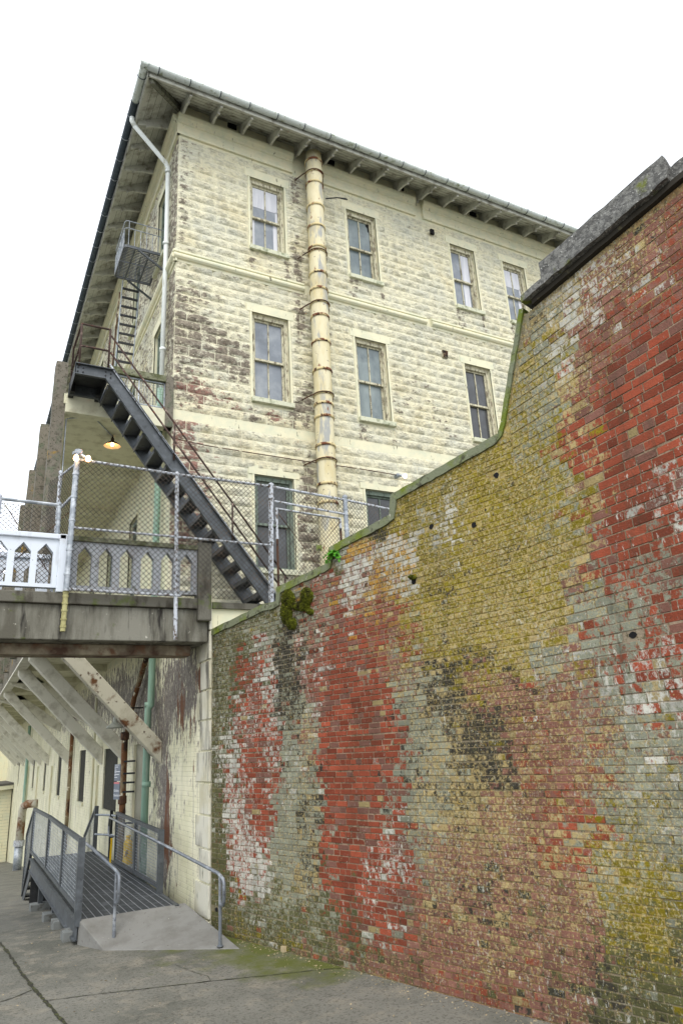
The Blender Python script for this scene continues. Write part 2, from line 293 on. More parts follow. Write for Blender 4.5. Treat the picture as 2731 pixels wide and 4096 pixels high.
def ground_mat():
    m, nt, bs = newmat('pavement_concrete'); tc = nd(nt, 'TexCoord').outputs['Object']; gr = attr(nt, 'green')
    c = mixc(nt, noisefac(nt, tc, 1.3, .38, .66), lin(130, 129, 120, .74), lin(102, 103, 94, .72))
    c = mixc(nt, noisefac(nt, tc, 5, .5, .72), c, lin(146, 141, 127, .76))
    c = mixc(nt, mul(nt, noisefac(nt, tc, 38, .52, .62), .6), c, lin(76, 73, 66, .8))
    c = mixc(nt, mul(nt, noisefac(nt, tc, 130, .6, .64), .5), c, lin(176, 172, 160, .85))
    c = mixc(nt, noisefac(nt, tc, 3.2, .72, 1.05, add=mul(nt, gr, .55)), c, lin(96, 102, 48, .8))
    c = mixc(nt, noisefac(nt, tc, 16, .745, .755), c, lin(214, 214, 210, .9))
    nt.links.new(c, bs.inputs['Base Color']); bs.inputs['Roughness'].default_value = .85; bs.inputs['Specular IOR Level'].default_value = .25
    bump(nt, bs, tc, 90, .6, .006); return m
M['ground'] = ground_mat()

# ---------------------------------------------------------------- ground
def gz(x, y):
    if y < 9.2: return 0.0
    if y < 11: return -.083 * (y - 9.2) ** 2 / 3.6
    return -.083 * 0.9 - .083 * (y - 11) if y < 48 else -.083 * (.9 + 37)
ys = [-40, -20, -8, -3] + [-1 + i * .25 for i in range(60)] + [14 + i for i in range(36)] + [60, 90, 150, 300, 700]
xs = [-600, -200, -80, -30, -12, -6, -3] + [-2 + i * .2 for i in range(36)] + [6, 9, 15, 30, 80, 200, 600]
mb = MB(); gat = []
for y in ys:
    for x in xs:
        mb.v.append((x, y, gz(x, y))); d = (Vector((x, y, 0)) - hB(846, 3713)).dot(-NB)
        g = max(0, 1 - max(d, 0) / 1.5) * min(1, max(0, (y - 5.6) / 1.2)) * min(1, max(0, (9.3 - y) / .8)) if 3.5 < y < 9.5 and x < 6 else (.35 if x < 1.2 and False else 0); gat.append(g)
nx = len(xs)
for j in range(len(ys) - 1):
    for i in range(nx - 1): mb.f.append((j * nx + i, j * nx + i + 1, (j + 1) * nx + i + 1, (j + 1) * nx + i))
struct('ground', mb, M['ground'], attrs={'green': ('FLOAT', gat)})
M['crack'] = weather('crack_dirt', lin(44, 42, 34), [(lin(70, 74, 40), 20, .5, .6)], bmp=(90, .5))
def crack(pts, w):
    mb = MB(); P = [hZ(x, y, 0) for x, y in pts]; path = []
    for a, b in zip(P, P[1:]):
        n = max(2, int((b - a).length / .05))
        for i in range(n): path.append(a.lerp(b, i / n))
    path.append(P[-1]); L = []; Rr = []
    for i, p in enumerate(path):
        d = (path[min(i + 1, len(path) - 1)] - path[max(i - 1, 0)]).normalized(); q = Vector((-d.y, d.x, 0)); j = noise.noise(p * 6) * .012; ww = w * (.25 + 1.2 * abs(noise.noise(p * 9 + Vector((5, 1, 2)))) + .3 * R())
        L.append(p + q * (j + ww / 2) + Vector((0, 0, gz(p.x, p.y) + .004))); Rr.append(p + q * (j - ww / 2) + Vector((0, 0, gz(p.x, p.y) + .004)))
    n = len(path); mb.add(L + Rr, [(i, i + 1, n + i + 1, n + i) for i in range(n - 1)]); return mb
for pts, w in (([(0, 3760), (45, 3830), (91, 3896), (137, 3957), (198, 4025), (259, 4096), (310, 4150)], .045), ([(0, 4010), (60, 3990), (129, 3961)], .02),
               ([(198, 4003), (411, 3975), (620, 3952), (838, 3926), (1100, 3900), (1234, 3885), (1365, 3873)], .018), ([(700, 3860), (760, 3885), (830, 3905), (845, 3926)], .006), ([(0, 3714), (120, 3714), (240, 3706)], .012),
               ([(137, 3850), (300, 3835), (560, 3822)], .004)):
    struct('pavement_crack', crack(pts, w), M['crack'])

# ---------------------------------------------------------------- face frames for the two walls of the building
FR = lambda u, d, z: (u, YC - d, z)
FL = lambda u, d, z: (XC - d, u, z)
def fbox(mb, F, u0, u1, d0, d1, z0, z1): mb.obox([F(u, d, z) for z in (z0, z1) for d in (d0, d1) for u in (u0, u1)])
def wall_holes(mb, F, u0, u1, z0, z1, holes, d=0, step=1.2):
    us = sorted({u0, u1, *[h[k] for h in holes for k in (0, 1) if u0 < h[k] < u1]}); zs = sorted({z0, z1, *[h[k] for h in holes for k in (2, 3) if z0 < h[k] < z1]})
    u2 = []
    for a, b in zip(us, us[1:]):
        n = max(1, int((b - a) / step)); u2 += [a + (b - a) * i / n for i in range(n)]
    u2.append(us[-1]); z2 = []
    for a, b in zip(zs, zs[1:]):
        n = max(1, int((b - a) / step)); z2 += [a + (b - a) * i / n for i in range(n)]
    z2.append(zs[-1])
    for a, b in zip(u2, u2[1:]):
        for c, e in zip(z2, z2[1:]):
            um, zm = (a + b) / 2, (c + e) / 2
            if any(h[0] < um < h[1] and h[2] < zm < h[3] for h in holes): continue
            mb.add([F(a, d, c), F(b, d, c), F(b, d, e), F(a, d, e)], [(0, 1, 2, 3)])

# stains: gaussians in picture survey coordinates, moved on to the wall
def spots(lst, fn): return [((lambda p: (p[0], p[1], p[2]))(fn(x, y)), rx, rz, k) for x, y, rx, rz, k in lst]
ST_R = spots([(880, 1390, .55, .5, 1.0), (760, 1310, .4, .6, .9), (960, 1470, .3, .45, .9), (720, 1550, .35, .8, .8), (1180, 1640, .25, .3, .8), (1235, 1560, .2, .5, .6), (800, 1180, .5, .2, .55), (1560, 1620, .5, .4, .45), (1650, 1560, .5, .5, .4), (1240, 1950, .35, .5, .6), (960, 1690, .4, .25, .4),
              (735, 760, .14, 1.6, .65), (1180, 1020, .3, .5, .25), (1800, 1700, .7, .5, .4), (700, 1180, .12, 1.2, .6), (730, 2000, .5, .9, .5), (1200, 2120, .25, .5, .8), (1250, 2220, .2, .5, .8)], lambda x, y: hY(x, y, YC))
RD_R = spots([(780, 1540, .45, .35, .9), (870, 1590, .5, .2, .6), (1100, 1670, .3, .15, .9), (1180, 1780, .3, .15, .5), (740, 1720, .35, .5, .9), (760, 1900, .5, .7, .9), (740, 2150, .5, .8, 1.0), (900, 1420, .3, .4, .4), (1200, 2080, .15, .4, .7), (960, 1640, .3, .2, .4)], lambda x, y: hY(x, y, YC))
for u0_, u1_ in [(4.34, 5.13), (6.68, 7.46), (9.60, 10.36), (11.28, 12.02)]:
    for z0_ in (11.87, 8.36):
        for uu_, kk_ in ((u0_, .8), (u1_ + .02, .9), (U(u0_, u1_), .6)): ST_R.append(((uu_, YC, z0_ - .35), .07, .38, kk_))
for zz_ in (7.12, 8.52, 10.62, 11.9, 14.02): ST_R.append(((5.42, YC, zz_ - .3), .12, .4, .9)); ST_R.append(((6.04, YC, zz_ - .3), .06, .35, .6))
for zz_ in (13.9, 10.9): ST_R.append(((5.38, YC, zz_), .10, 1.6, .5))
def field(lst, u, z, ax): return sum(k * math.exp(-((u - p[ax]) / rx) ** 2 - ((z - p[2]) / rz) ** 2) for p, rx, rz, k in lst)

B_label = 'large cream painted three storey stone block building with overhanging eaves'
bld = thing('barracks_building', B_label, 'building', (XC, YC, 3.84))
XE, YE = 17.5, 46.0
rows = [(11.87, 13.69), (8.36, 10.29), (5.0, 6.79)]
WR = [(4.34, 5.13), (6.68, 7.46), (9.60, 10.36), (11.28, 12.02), (13.9, 14.65), (15.8, 16.5)]
WL = [(12.12, 12.93)] + [(12.12 + 2.6 * i, 12.93 + 2.6 * i) for i in range(1, 13)]
HOL_R = [(u0, u1, z0, z1) for u0, u1 in WR for z0, z1 in rows]
HOL_L = [(u0, u1, z0, z1) for u0, u1 in WL for z0, z1 in rows[:2]] + [(13.9 + 2.6 * i, 14.7 + 2.6 * i, 4.9, 6.7) for i in range(12)]
mbw = MB(); wall_holes(mbw, FR, XC, XE, 2.0, 15.04, HOL_R); wall_holes(mbw, FL, YC, YE, 3.84, 15.04, HOL_L)
mbw.add([(XE, YC, 2), (XE, YE, 2), (XE, YE, 15.04), (XE, YC, 15.04)], [(0, 1, 2, 3)]); mbw.add([(XC, YE, 2), (XE, YE, 2), (XE, YE, 15.04), (XC, YE, 15.04)], [(0, 1, 2, 3)])
mbw.build('wall', M['cream_smooth'], bld)

# rock faced blocks as real relief
HR = .19
def blocks(F, ax, u0, u1, z0, z1, holes, stf, rdf, nu, nz, blen=.52, amp=.036):
    mb = MB(); rel = []; st = []; rd = []; nrow = int(round((z1 - z0) / HR))
    for r in range(nrow):
        a, b = z0 + r * HR, z0 + (r + 1) * HR
        if 7.58 < (a + b) / 2 < 7.86: continue
        iv = [(u0, u1)]
        for h in holes:
            if h[2] - .10 < (a + b) / 2 < h[3] + .19:
                e0 = .12 if (a + b) / 2 > h[3] else .045
                e = e0; new = []
                for p, q in iv:
                    if h[1] + e <= p or h[0] - e >= q: new.append((p, q)); continue
                    if h[0] - e > p + .03: new.append((p, h[0] - e))
                    if h[1] + e < q - .03: new.append((h[1] + e, q))
                iv = new
        for p, q in iv:
            ph = (r % 2) * blen / 2 + U(-.03, .03); k = math.floor((p - u0 + ph) / blen); cuts = [p]
            x = u0 - ph + (k + 1) * blen
            while x < q - .12:
                if x > p + .12: cuts.append(x + U(-.05, .05))
                x += blen
            cuts.append(q)
            for c, d in zip(cuts, cuts[1:]):
                n0 = len(mb.v); off = Vector((U(0, 99), U(0, 99), U(0, 99))); bulk = U(.55, 1.2)
                for j in range(nz + 1):
                    for i in range(nu + 1):
                        s, t = i / nu, j / nz; uu = c + .006 + (d - c - .012) * s; zz = a + .005 + (b - a - .01) * t
                        es = min(s, 1 - s) * (d - c); et = min(t, 1 - t) * (b - a); env = min(1, es / .06) * min(1, et / .05)
                        pn = Vector((uu * 9, zz * 15, 0)) + off
                        cr_ = noise.fractal(pn, 1.0, 2.1, 4) * .5 + abs(noise.noise(pn * 1.3)) * .7
                        # broken face leans out over its lower edge
                        h = env * (.40 + .50 * (1 - t) * (.6 + .9 * noise.noise(Vector((uu * 7, 3.3, 0)) + off)) + cr_ * 1.25) * amp * bulk
                        h = max(h, 0) + .004; edge = (i in (0, nu) or j in (0, nz))
                        if edge: h = .002
                        mb.v.append(F(uu, h, zz)); rel.append(env * min(1, h / amp)); st.append(min(1, stf(uu, zz))); rd.append(min(1, rdf(uu, zz)))
                for j in range(nz):
                    for i in range(nu):
                        q0 = n0 + j * (nu + 1) + i; mb.f.append((q0, q0 + 1, q0 + nu + 2, q0 + nu + 1))
    mb.at['raw'] = 1
    return mb, {'relief': ('FLOAT', rel), 'stain': ('FLOAT', st), 'red': ('FLOAT', rd)}
sR = lambda u, z: field(ST_R, u, z, 0); rR = lambda u, z: field(RD_R, u, z, 0)
mb, at = blocks(FR, 0, XC + .0, 13.5, 3.85, 11.0, HOL_R, sR, rR, 14, 6); mb.build('stone_facing', M['stone'], bld, smooth=True, attrs=at)
mb, at = blocks(FR, 0, XC + .0, 13.5, 11.26, 14.15, HOL_R, sR, rR, 14, 6); mb.build('stone_facing', M['stone'], bld, smooth=True, attrs=at)
sL = lambda u, z: .55 + .3 * noise.noise(Vector((u * .8, z * .3, 0))) + (.35 if u < 11.7 else 0); rL = lambda u, z: .1 + .3 * noise.noise(Vector((u, z * .4, 7)))
mb, at = blocks(FL, 1, YC + .0, 26, 7.9, 11.0, HOL_L, sL, rL, 7, 4, amp=.028)
for p in range(len(mb.f)): mb.f[p] = mb.f[p][::-1]
mb.build('stone_facing', M['stone'], bld, smooth=True, attrs=at)
mb, at = blocks(FL, 1, YC + .0, 26, 11.26, 14.15, HOL_L, sL, rL, 7, 4, amp=.028)
for p in range(len(mb.f)): mb.f[p] = mb.f[p][::-1]
mb.build('stone_facing', M['stone'], bld, smooth=True, attrs=at)

# cornice, string course, frieze
def mould(F, u0, u1, prof):                # prof: list of (d, z) outline swept along u
    mb = MB(); n = len(prof); vs = [F(u0, d, z) for d, z in prof] + [F(u1, d, z) for d, z in prof]
    mb.add(vs, [(i, i + 1, n + i + 1, n + i) for i in range(n - 1)] + [tuple(range(n)), tuple(range(n, 2 * n))[::-1]]); return mb
roll = [(-.01, 11.0), (.03, 11.0), (.035, 11.05), (.07, 11.06), (.10, 11.09), (.105, 11.12), (.085, 11.16), (.05, 11.17), (.05, 11.19), (.08, 11.20), (.08, 11.235), (.01, 11.30), (-.01, 11.30)]
for F, a, b in ((FR, XC - .06, 5.5), (FR, 6.02, 8.6), (FR, 8.75, XE), (FL, YC - .06, 40)): mould(F, a, b, roll).build('string_course', M['cream_smooth'], bld)
fr = [(-.01, 14.16), (.05, 14.16), (.06, 14.19), (.045, 14.22), (.045, 14.44), (.07, 14.45), (.08, 14.50), (.13, 14.54), (.15, 14.60), (.15, 14.63), (-.01, 14.64)]
for F, a, b in ((FR, XC - .05, 5.35), (FR, 6.05, 8.62), (FR, 8.85, XE), (FL, YC - .05, 40)): mould(F, a, b, fr).build('frieze', M['cream_smooth'], bld)
# small features on the front wall
mb = MB(); fbox(mb, FR, 9.0, 9.10, .05, .10, 13.72, 13.86); mb.build('vent_hole', M['broken'], bld)
mb = MB()
for k in range(6): fbox(mb, FR, 8.97, 9.09, .06, .075 + .004 * k, 10.30 + k * .025, 10.318 + k * .025)
fbox(mb, FR, 8.96, 9.10, .03, .06, 10.28, 10.46); mb.build('vent_grille', M['rust'], bld)
for u in (3.95, 6.35, 8.27, 10.5):
    mb = MB(); fbox(mb, FR, u - .10, u + .10, .0, .03, 14.84, 14.96); mb.build('frieze_vent', M['broken'], bld)

# windows
def window(F, u0, u1, z0, z1, sash, glass, curtain=0, low=1.0, sill=True, broken=False, label=None):
    dr = .17                                        # reveal depth
    f = MB()
    fbox(f, F, u0 - .001, u0 + .07, -dr - .06, -.07, z0, z1); fbox(f, F, u1 - .07, u1 + .001, -dr - .06, -.07, z0, z1); fbox(f, F, u0 + .07, u1 - .07, -dr - .06, -.06, z1 - .09, z1)
    fbox(f, F, u0 + .07, u1 - .07, -dr - .06, -.075, z0, z0 + .04)
    w = f.build('window', sash, bld)
    rv = MB()                                       # masonry reveals
    for a, b in ((u0, u0), (u1, u1)): rv.add([F(a, 0, z0), F(a, -.26, z0), F(a, -.26, z1), F(a, 0, z1)], [(0, 1, 2, 3)])
    rv.add([F(u0, 0, z1), F(u1, 0, z1), F(u1, -.26, z1), F(u0, -.26, z1)], [(0, 1, 2, 3)]); rv.add([F(u0, 0, z0), F(u1, 0, z0), F(u1, -.26, z0), F(u0, -.26, z0)], [(0, 1, 2, 3)])
    rv.build('reveal', M['cream_smooth'], w)
    a, b, c, d = u0 + .07, u1 - .07, z0 + .04, z1 - .09; zm = c + (d - c) * .5; um = (a + b) / 2
    s = MB()
    for (p, q, dd) in ((c, zm + .02, -.155), (zm - .02, d, -.115)):
        fbox(s, F, a, a + .035, dd - .03, dd, p, q); fbox(s, F, b - .035, b, dd - .03, dd, p, q); fbox(s, F, a + .035, b - .035, dd - .03, dd, p, p + .045); fbox(s, F, a + .035, b - .035, dd - .03, dd, q - .035, q)
        fbox(s, F, um - .011, um + .011, dd - .028, dd - .004, p + .045, q - .035)
    s.build('sash', sash, w)
    g = MB(); fbox(g, F, a + .03, b - .03, -.145, -.140, zm, d - .03); fbox(g, F, a + .03, b - .03, -.185, -.180, c + .03, zm); g.build('pane', glass, w)
    if curtain:
        cu = MB()
        if curtain == 1:
            fbox(cu, F, a + .04, b - .04, -.1395, -.137, zm + .30, d - .04); fbox(cu, F, a + .04, a + .09, -.1795, -.177, c + .05, zm - .02); fbox(cu, F, b - .13, b - .04, -.1795, -.177, c + .05, zm - .02); fbox(cu, F, b - .09, b - .04, -.1395, -.137, zm + .03, zm + .32)
        else:
            fbox(cu, F, um + .04, b - .05, -.1395, -.137, zm + .04, d - .04); fbox(cu, F, um + .06, b - .08, -.1795, -.177, c + .05, zm - .03)
        cu.build('curtain', M['curtain'], w)
    if broken:
        h = MB(); p = [F(b - .12, -.136, d - .04), F(b - .04, -.136, d - .04), F(b - .045, -.136, d - .25), F(b - .075, -.136, d - .24), F(b - .08, -.136, d - .14), F(b - .12, -.136, d - .09)]; h.prism(p, Vector(F(0, .003, 0)) - Vector(F(0, 0, 0)))
        p = [F(um - .10, -.176, c + .045), F(um - .01, -.176, c + .045), F(um - .015, -.176, c + .11), F(um - .06, -.176, c + .12)]; h.prism(p, Vector(F(0, .003, 0)) - Vector(F(0, 0, 0))); h.build('broken_pane', M['broken'], w)
    if sill:
        sm = MB(); fbox(sm, F, u0 - .035, u1 + .05, -.07, .09, z0 - .10, z0); sm.build('sill', M['sill'], w, bevel=.008)
    sr_ = MB()                                      # smooth flush surround
    fbox(sr_, F, u0 - .04, u0, -.02, .012, z0, z1); fbox(sr_, F, u1, u1 + .04, -.02, .012, z0, z1); fbox(sr_, F, u0 - .115, u1 + .115, -.02, .016, z1, z1 + .18); sr_.build('surround', M['cream_smooth'], w)
    return w
for r, (z0, z1) in enumerate(rows):
    for i, (u0, u1) in enumerate(WR):
        if r == 2: window(FR, u0, u1, z0, z1, M['sash_green'], M['glass_dark'])
        else: window(FR, u0, u1, z0, z1, M['sash'] if r == 0 or i == 0 else M['sash_dark'] if i == 1 and False else M['sash'], M['glass_dark'] if (r == 1 and i == 2) else M['glass2'] if i == 1 else M['glass'], curtain=(1 if i == 0 else 2 if i == 2 else 1 if i == 3 else 0) if r == 0 else 0, broken=(r == 0 and i == 1))
for h in HOL_L[:26]:
    if h[0] < 34: window(FL, h[0], h[1], h[2], h[3], M['sash_green'], M['glass'])
for i in range(6): h = HOL_L[26 + i]; window(FL, h[0], h[1], h[2], h[3], M['sash_green'], M['glass_dark'], sill=False)

# eaves: soffit, rafters, fascia, gutters, roof
OV = .81; SZ0, SZ1 = 14.98, 14.50       # soffit height at wall / at fascia
XG, YG = XC - OV, YC - OV
mb = MB()
mb.add([(XC, YC, SZ0), (XE, YC, SZ0), (XE, YG, SZ1), (XG, YG, SZ1)], [(0, 1, 2, 3)]); mb.add([(XC, YC, SZ0), (XC, YE, SZ0), (XG, YE, SZ1), (XG, YG, SZ1)], [(0, 1, 2, 3)])
mb.build('soffit', M['soffit'], bld)
bd = MB()                                # board joints under the eaves
for k in range(1, 6):
    t = k / 6; d = OV * t; z = SZ0 + (SZ1 - SZ0) * t - .004
    bd.box(XC - d - .003, XC - d + .003, YC - d, 40, z, z + .003); bd.box(XC - d, XE, YC - d - .003, YC - d + .003, z, z + .003)
bd.build('board_joint', M['sash_dark'], bld)
def rafter(F, u):
    prof = []; N = 10
    low = [(0.02, .36), (.05, .30), (.12, .275), (.16, .30), (.22, .285), (.32, .235), (.44, .195), (.54, .185), (.60, .20), (.615, .14), (.70, .12), (.78, .10)]
    for d, h in low: prof.append((d, SZ0 + (SZ1 - SZ0) * d / OV - h))
    top = [(.78, SZ0 + (SZ1 - SZ0) * .78 / OV + .02), (.02, SZ0 + .02)]
    mb = MB(); a = Vector(F(u - .024, 0, 0)); b = Vector(F(u + .024, 0, 0)); mb.prism([F(u - .024, d, z) for d, z in prof + top], b - a); return mb
for k in range(21): rafter(FR, XC + .0 + .66 * k + (.0 if k else .03)).build('rafter', M['soffit'], bld)
for k in range(48): rafter(FL, YC + .35 + .665 * k).build('rafter', M['soffit'], bld)
mb = MB(); mb.beam((XC + .02, YC + .02, SZ0 - .10), (XG + .04, YG + .04, SZ1 - .03), .08, .16); mb.build('hip_rafter', M['sash_dark'], bld)
mb = MB(); mb.box(XG - .02, XE, YG - .03, YG, SZ1 - .04, SZ1 + .12); mb.box(XG - .03, XG, YG - .03, YE, SZ1 - .04, SZ1 + .12); mb.build('fascia', M['soffit'], bld)
def gutter(a, b, mt, out):
    mb = MB(); a, b = Vector(a), Vector(b); out = Vector(out); N = 9; r = .074; pr = []
    for k in range(N + 1):
        t = math.pi * k / N; pr.append(out * (-math.cos(t) * r) * -1 * -1 + Vector((0, 0, -math.sin(t) * r)))
    pr += [p * .9 for p in pr[::-1]]; n = len(pr)
    mb.add([a + p for p in pr] + [b + p for p in pr], [(i, (i + 1) % n, n + (i + 1) % n, n + i) for i in range(n)] + [tuple(range(n)), tuple(range(n, 2 * n))[::-1]])
    g = mb.build('gutter', mt, bld, smooth=True)
    L = (b - a).length; d = (b - a).normalized(); k = .35
    while k < min(L, 30):
        jm = MB(); p = a + d * k; jm.tube([p + (q * 1.08) for q in pr[:N + 1]], .009, 5); k += .62
        jm.build('gutter_strap', M['gutter_slate'] if mt == M['gutter_pale'] else M['galv'], g)
GY = YG - .115; GX = XG - .115; GZ = 14.60
gutter((GX - .085, GY, GZ), (XE, GY, GZ), M['gutter_pale'], (0, -1, 0)); gutter((GX, GY - .085, GZ), (GX, 11.25, GZ), M['gutter_pale'], (-1, 0, 0)); gutter((GX, 11.25, GZ), (GX, YE, GZ), M['gutter_slate'], (-1, 0, 0))
mb = MB(); zr = SZ1 + .13
mb.add([(XG - .05, YG - .05, zr), (XE, YG - .05, zr), (XE, YC + 7, zr + 3.2), (XC + 7, YC + 7, zr + 3.2), (XC + 7, YE, zr + 3.2), (XG - .05, YE, zr)], [(0, 1, 2, 3), (0, 3, 4, 5)]); mb.build('roof', M['slate_roof'], bld)

# downpipe at the corner of the side wall
mb = MB(); mb.tube([(GX + .02, 11.58, GZ - .08), (GX + .02, 11.59, GZ - .16), (GX + .08, 11.60, GZ - .26)], .05, 10); mb.tube([(GX + .07, 11.60, GZ - .25), (2.66, 11.78, 13.82), (2.71, 11.78, 13.70), (2.71, 11.75, 11.75), (2.70, 11.75, 8.46)], .046, 10)
for z in (13.6, 11.75, 9.3): mb.lathe((2.705, 11.77 if z > 12 else 11.75, z), [(.05, -.03), (.062, -.03), (.062, .03), (.05, .03)], 10)
mb.build('downpipe', M['pale_pipe'], bld, smooth=True)
mb = MB(); mb.tube([(2.69, 11.75, 8.46), (2.69, 11.75, 2.75), (2.66, 11.8, 2.7), (2.66, 11.84, gz(2.6, 11.8) + .05)], .058, 10)
for z in (2.75, 1.55): mb.lathe((2.67, 11.8, z), [(.05, -.04), (.07, -.04), (.07, .04), (.05, .04)], 10)
mb.build('downpipe', M['green_pipe'], bld, smooth=True)['label'] = 'flaking green painted lower length of the downpipe'

# big flue on the front wall
fl = MB(); fa, fb = Vector((5.66, 10.99, 4.0)), Vector((5.76, 10.99, 14.60))
fl.tube([fa.lerp(fb, i / 12) for i in range(13)], .182, 28); flue = fl.build('flue_pipe', M['flue'], bld, smooth=True); flue['label'] = 'fat cream flue pipe with rusted joint bands'
z = 4.3; k = 0
zb = [6.25, 6.62, 7.12, 7.42, 8.02, 8.30, 8.52, 9.05, 9.70, 10.3, 10.62, 10.95, 11.35, 11.9, 12.0, 12.55, 13.1, 13.72, 14.02, 14.35]
for z in zb:
    p = fa.lerp(fb, (z - 4) / 10.6); b = MB(); b.lathe((p.x, p.y, z), [(.188, -.028), (.2, -.026), (.204, 0), (.2, .026), (.188, .028)], 28); b.build('joint_band', M['rust_band'], flue, smooth=True)
for z in (7.12, 8.52, 10.62, 11.9, 14.02):
    p = fa.lerp(fb, (z - 4) / 10.6); b = MB()
    arc = [(p.x + math.cos(t) * .207, p.y + math.sin(t) * .207 - .0, z) for t in [math.pi + math.pi * i / 12 for i in range(13)]]
    b.tube([(p.x - .34, YC - .02, z - .02), (p.x - .24, p.y + .05, z)] + arc + [(p.x + .24, p.y + .05, z), (p.x + .34, YC - .02, z + .06)], .013, 6); b.build('wall_strap', M['rust'], flue)
b = MB(); c = hY(1302, 795, 11.1); b.tube([(c.x + .0, 11.1, c.z), (c.x + .2, 10.95, c.z - .02), (c.x + .42, 10.93, c.z + .02), (c.x + .5, 11.0, c.z + .08), (c.x + .38, 11.08, c.z + .14)], .014, 6); b.build('loose_strap', M['steel_dark'], flue)
b = MB(); p = fb; b.beam((p.x - .02, 11.0, 14.6), (p.x, 10.9, 14.9), .22, .22, (0, 1, 0)); b.build('flue_head', M['soffit'], flue)

# conduit and small lit bulb on the front wall
mb = MB(); mb.tube([(XC + .05, YC - .06, 7.24), (3.4, YC - .09, 7.18), (4.3, YC - .08, 7.17), (5.5, YC - .08, 7.16), (6.5, YC - .08, 7.17), (7.42, YC - .1, 7.14)], .009, 6); mb.build('conduit', M['rust'], bld)
wl = thing('wall_lamp', 'small bare lit bulb on the cream wall right of the flue', 'lamp', (7.45, YC - .08, 7.13))
mb = MB(); mb.tube([(7.42, YC, 7.14), (7.43, YC - .11, 7.14)], .045, 12); mb.tube([(7.43, YC - .11, 7.14), (7.49, YC - .17, 7.11)], .028, 10); mb.build('holder', M['galv'], wl)
mb = MB(); mb.lathe((7.53, YC - .2, 7.10), [(.001, -.045), (.03, -.035), (.042, 0), (.03, .035), (.001, .045)], 12); mb.build('bulb', M['bulb_soft'], wl, smooth=True)

# lower painted brick wall, below the gallery, with openings
LOWH = [(12.17, 13.42, -1, 2.17), (14.88, 16.4, .98, 2.16), (18.97, 19.95, 1.0, 2.2), (23.56, 24.4, 1.0, 2.17), (27.7, 28.35, 1.03, 2.1), (31.95, 32.6, 1.03, 2.1), (35.9, 36.5, 1.04, 2.1), (39.7, 40.3, 1.04, 2.1)]
mb = MB(); F = FL
wall_holes(mb, F, 8.95, 60, -4.5, 3.84, LOWH, 0, .22)
ST_L = [((0, 10.6, 2.9), .9, .6, 1.0), ((0, 12.6, 2.8), .8, .8, 1.1), ((0, 14.6, 2.9), 1.2, .7, .8), ((0, 11.5, 1.9), .5, .8, .7), ((0, 11.1, .8), .35, 1.0, .9), ((0, 9.7, 2.8), .35, .5, .5), ((0, 17, 3.2), 2.5, .5, .7), ((0, 22, 3.2), 4, .5, .7)]
RD_L = [((0, 10.3, 2.7), .25, .5, 1.1), ((0, 9.4, 3.0), .2, .3, 1.0), ((0, 9.75, 2.3), .12, .5, .9), ((0, 11.0, 1.2), .12, .6, 1.3), ((0, 10.85, .7), .15, .3, .8)]
mb.build('lower_wall', M['pbrick'], bld, attrs={'stain': ('FLOAT', [min(1, field(ST_L, v[1], v[2], 1) + .22) for v in mb.v]), 'red': ('FLOAT', [min(1, field(RD_L, v[1], v[2], 1)) for v in mb.v])})
mb = MB(); mb.add([(XC, 8.95, -4), (XC + 3, 8.95, -4), (XC + 3, 8.95, 3.84), (XC, 8.95, 3.84)], [(0, 1, 2, 3)]); mb.build('end_wall', M['cream'], bld)
for n, h in enumerate(LOWH):
    u0, u1, z0, z1 = h; rv = MB(); dd = .045 if n == 0 else .03
    for a in (u0, u1): rv.add([F(a, 0, z0), F(a, -dd, z0), F(a, -dd, z1), F(a, 0, z1)], [(0, 1, 2, 3)])
    for q in (z0, z1): rv.add([F(u0, 0, q), F(u1, 0, q), F(u1, -dd, q), F(u0, -dd, q)], [(0, 1, 2, 3)])
    g = MB(); fbox(g, F, u0, u1, -dd - .02, -dd, z0, z1)
    o = g.build('door' if n == 0 else 'blocked_window', M['door'] if n == 0 else M['infill'], bld); rv.build('reveal', M['cream_smooth'], o)
    if n == 0: o['label'] = 'plain grey door beside the green pipe'
    else:
        s = MB(); fbox(s, F, u0 - .05, u1 + .05, 0, .04, z0 - .08, z0); s.build('sill', M['cream_smooth'], o)
qz = -.1
mbq = MB()
for k in range(11):
    z0 = -.25 + k * .375; w = 1.0 if k % 2 else .72; mbq.box(XC - .022, XC + .01, 8.93, 8.93 + w * .55, z0, z0 + .350)
mbq.build('quoin', M['quoin'], bld, bevel=.004)
for y in (9.02, 17.1, 21.4, 25.8, 30.4, 34.5): 
    if y > 10: mb = MB(); fbox(mb, FL, y - .12, y + .12, 0, .05, -4, 1.84); mb.build('pilaster', M['cream'], bld)

# ---------------------------------------------------------------- terrace behind the brick wall
mb = MB(); mb.box(XC + .004, 30, 8.955, YC + .0, 2.2, 3.84); struct('terrace', mb, M['conc'])
mb = MB(); mb.box(XC + .01, 4.3, 8.90, 9.4, 3.78, 3.86); struct('terrace_edge', mb, M['conc_dark'])
mb = MB(); mb.add([(3.2, 8.954, 3.3), (30, 8.954, 3.3), (30, 1, 3.3), (5.6, 1, 3.3)], [(0, 1, 2, 3)]); struct('upper_yard', mb, M['conc'])

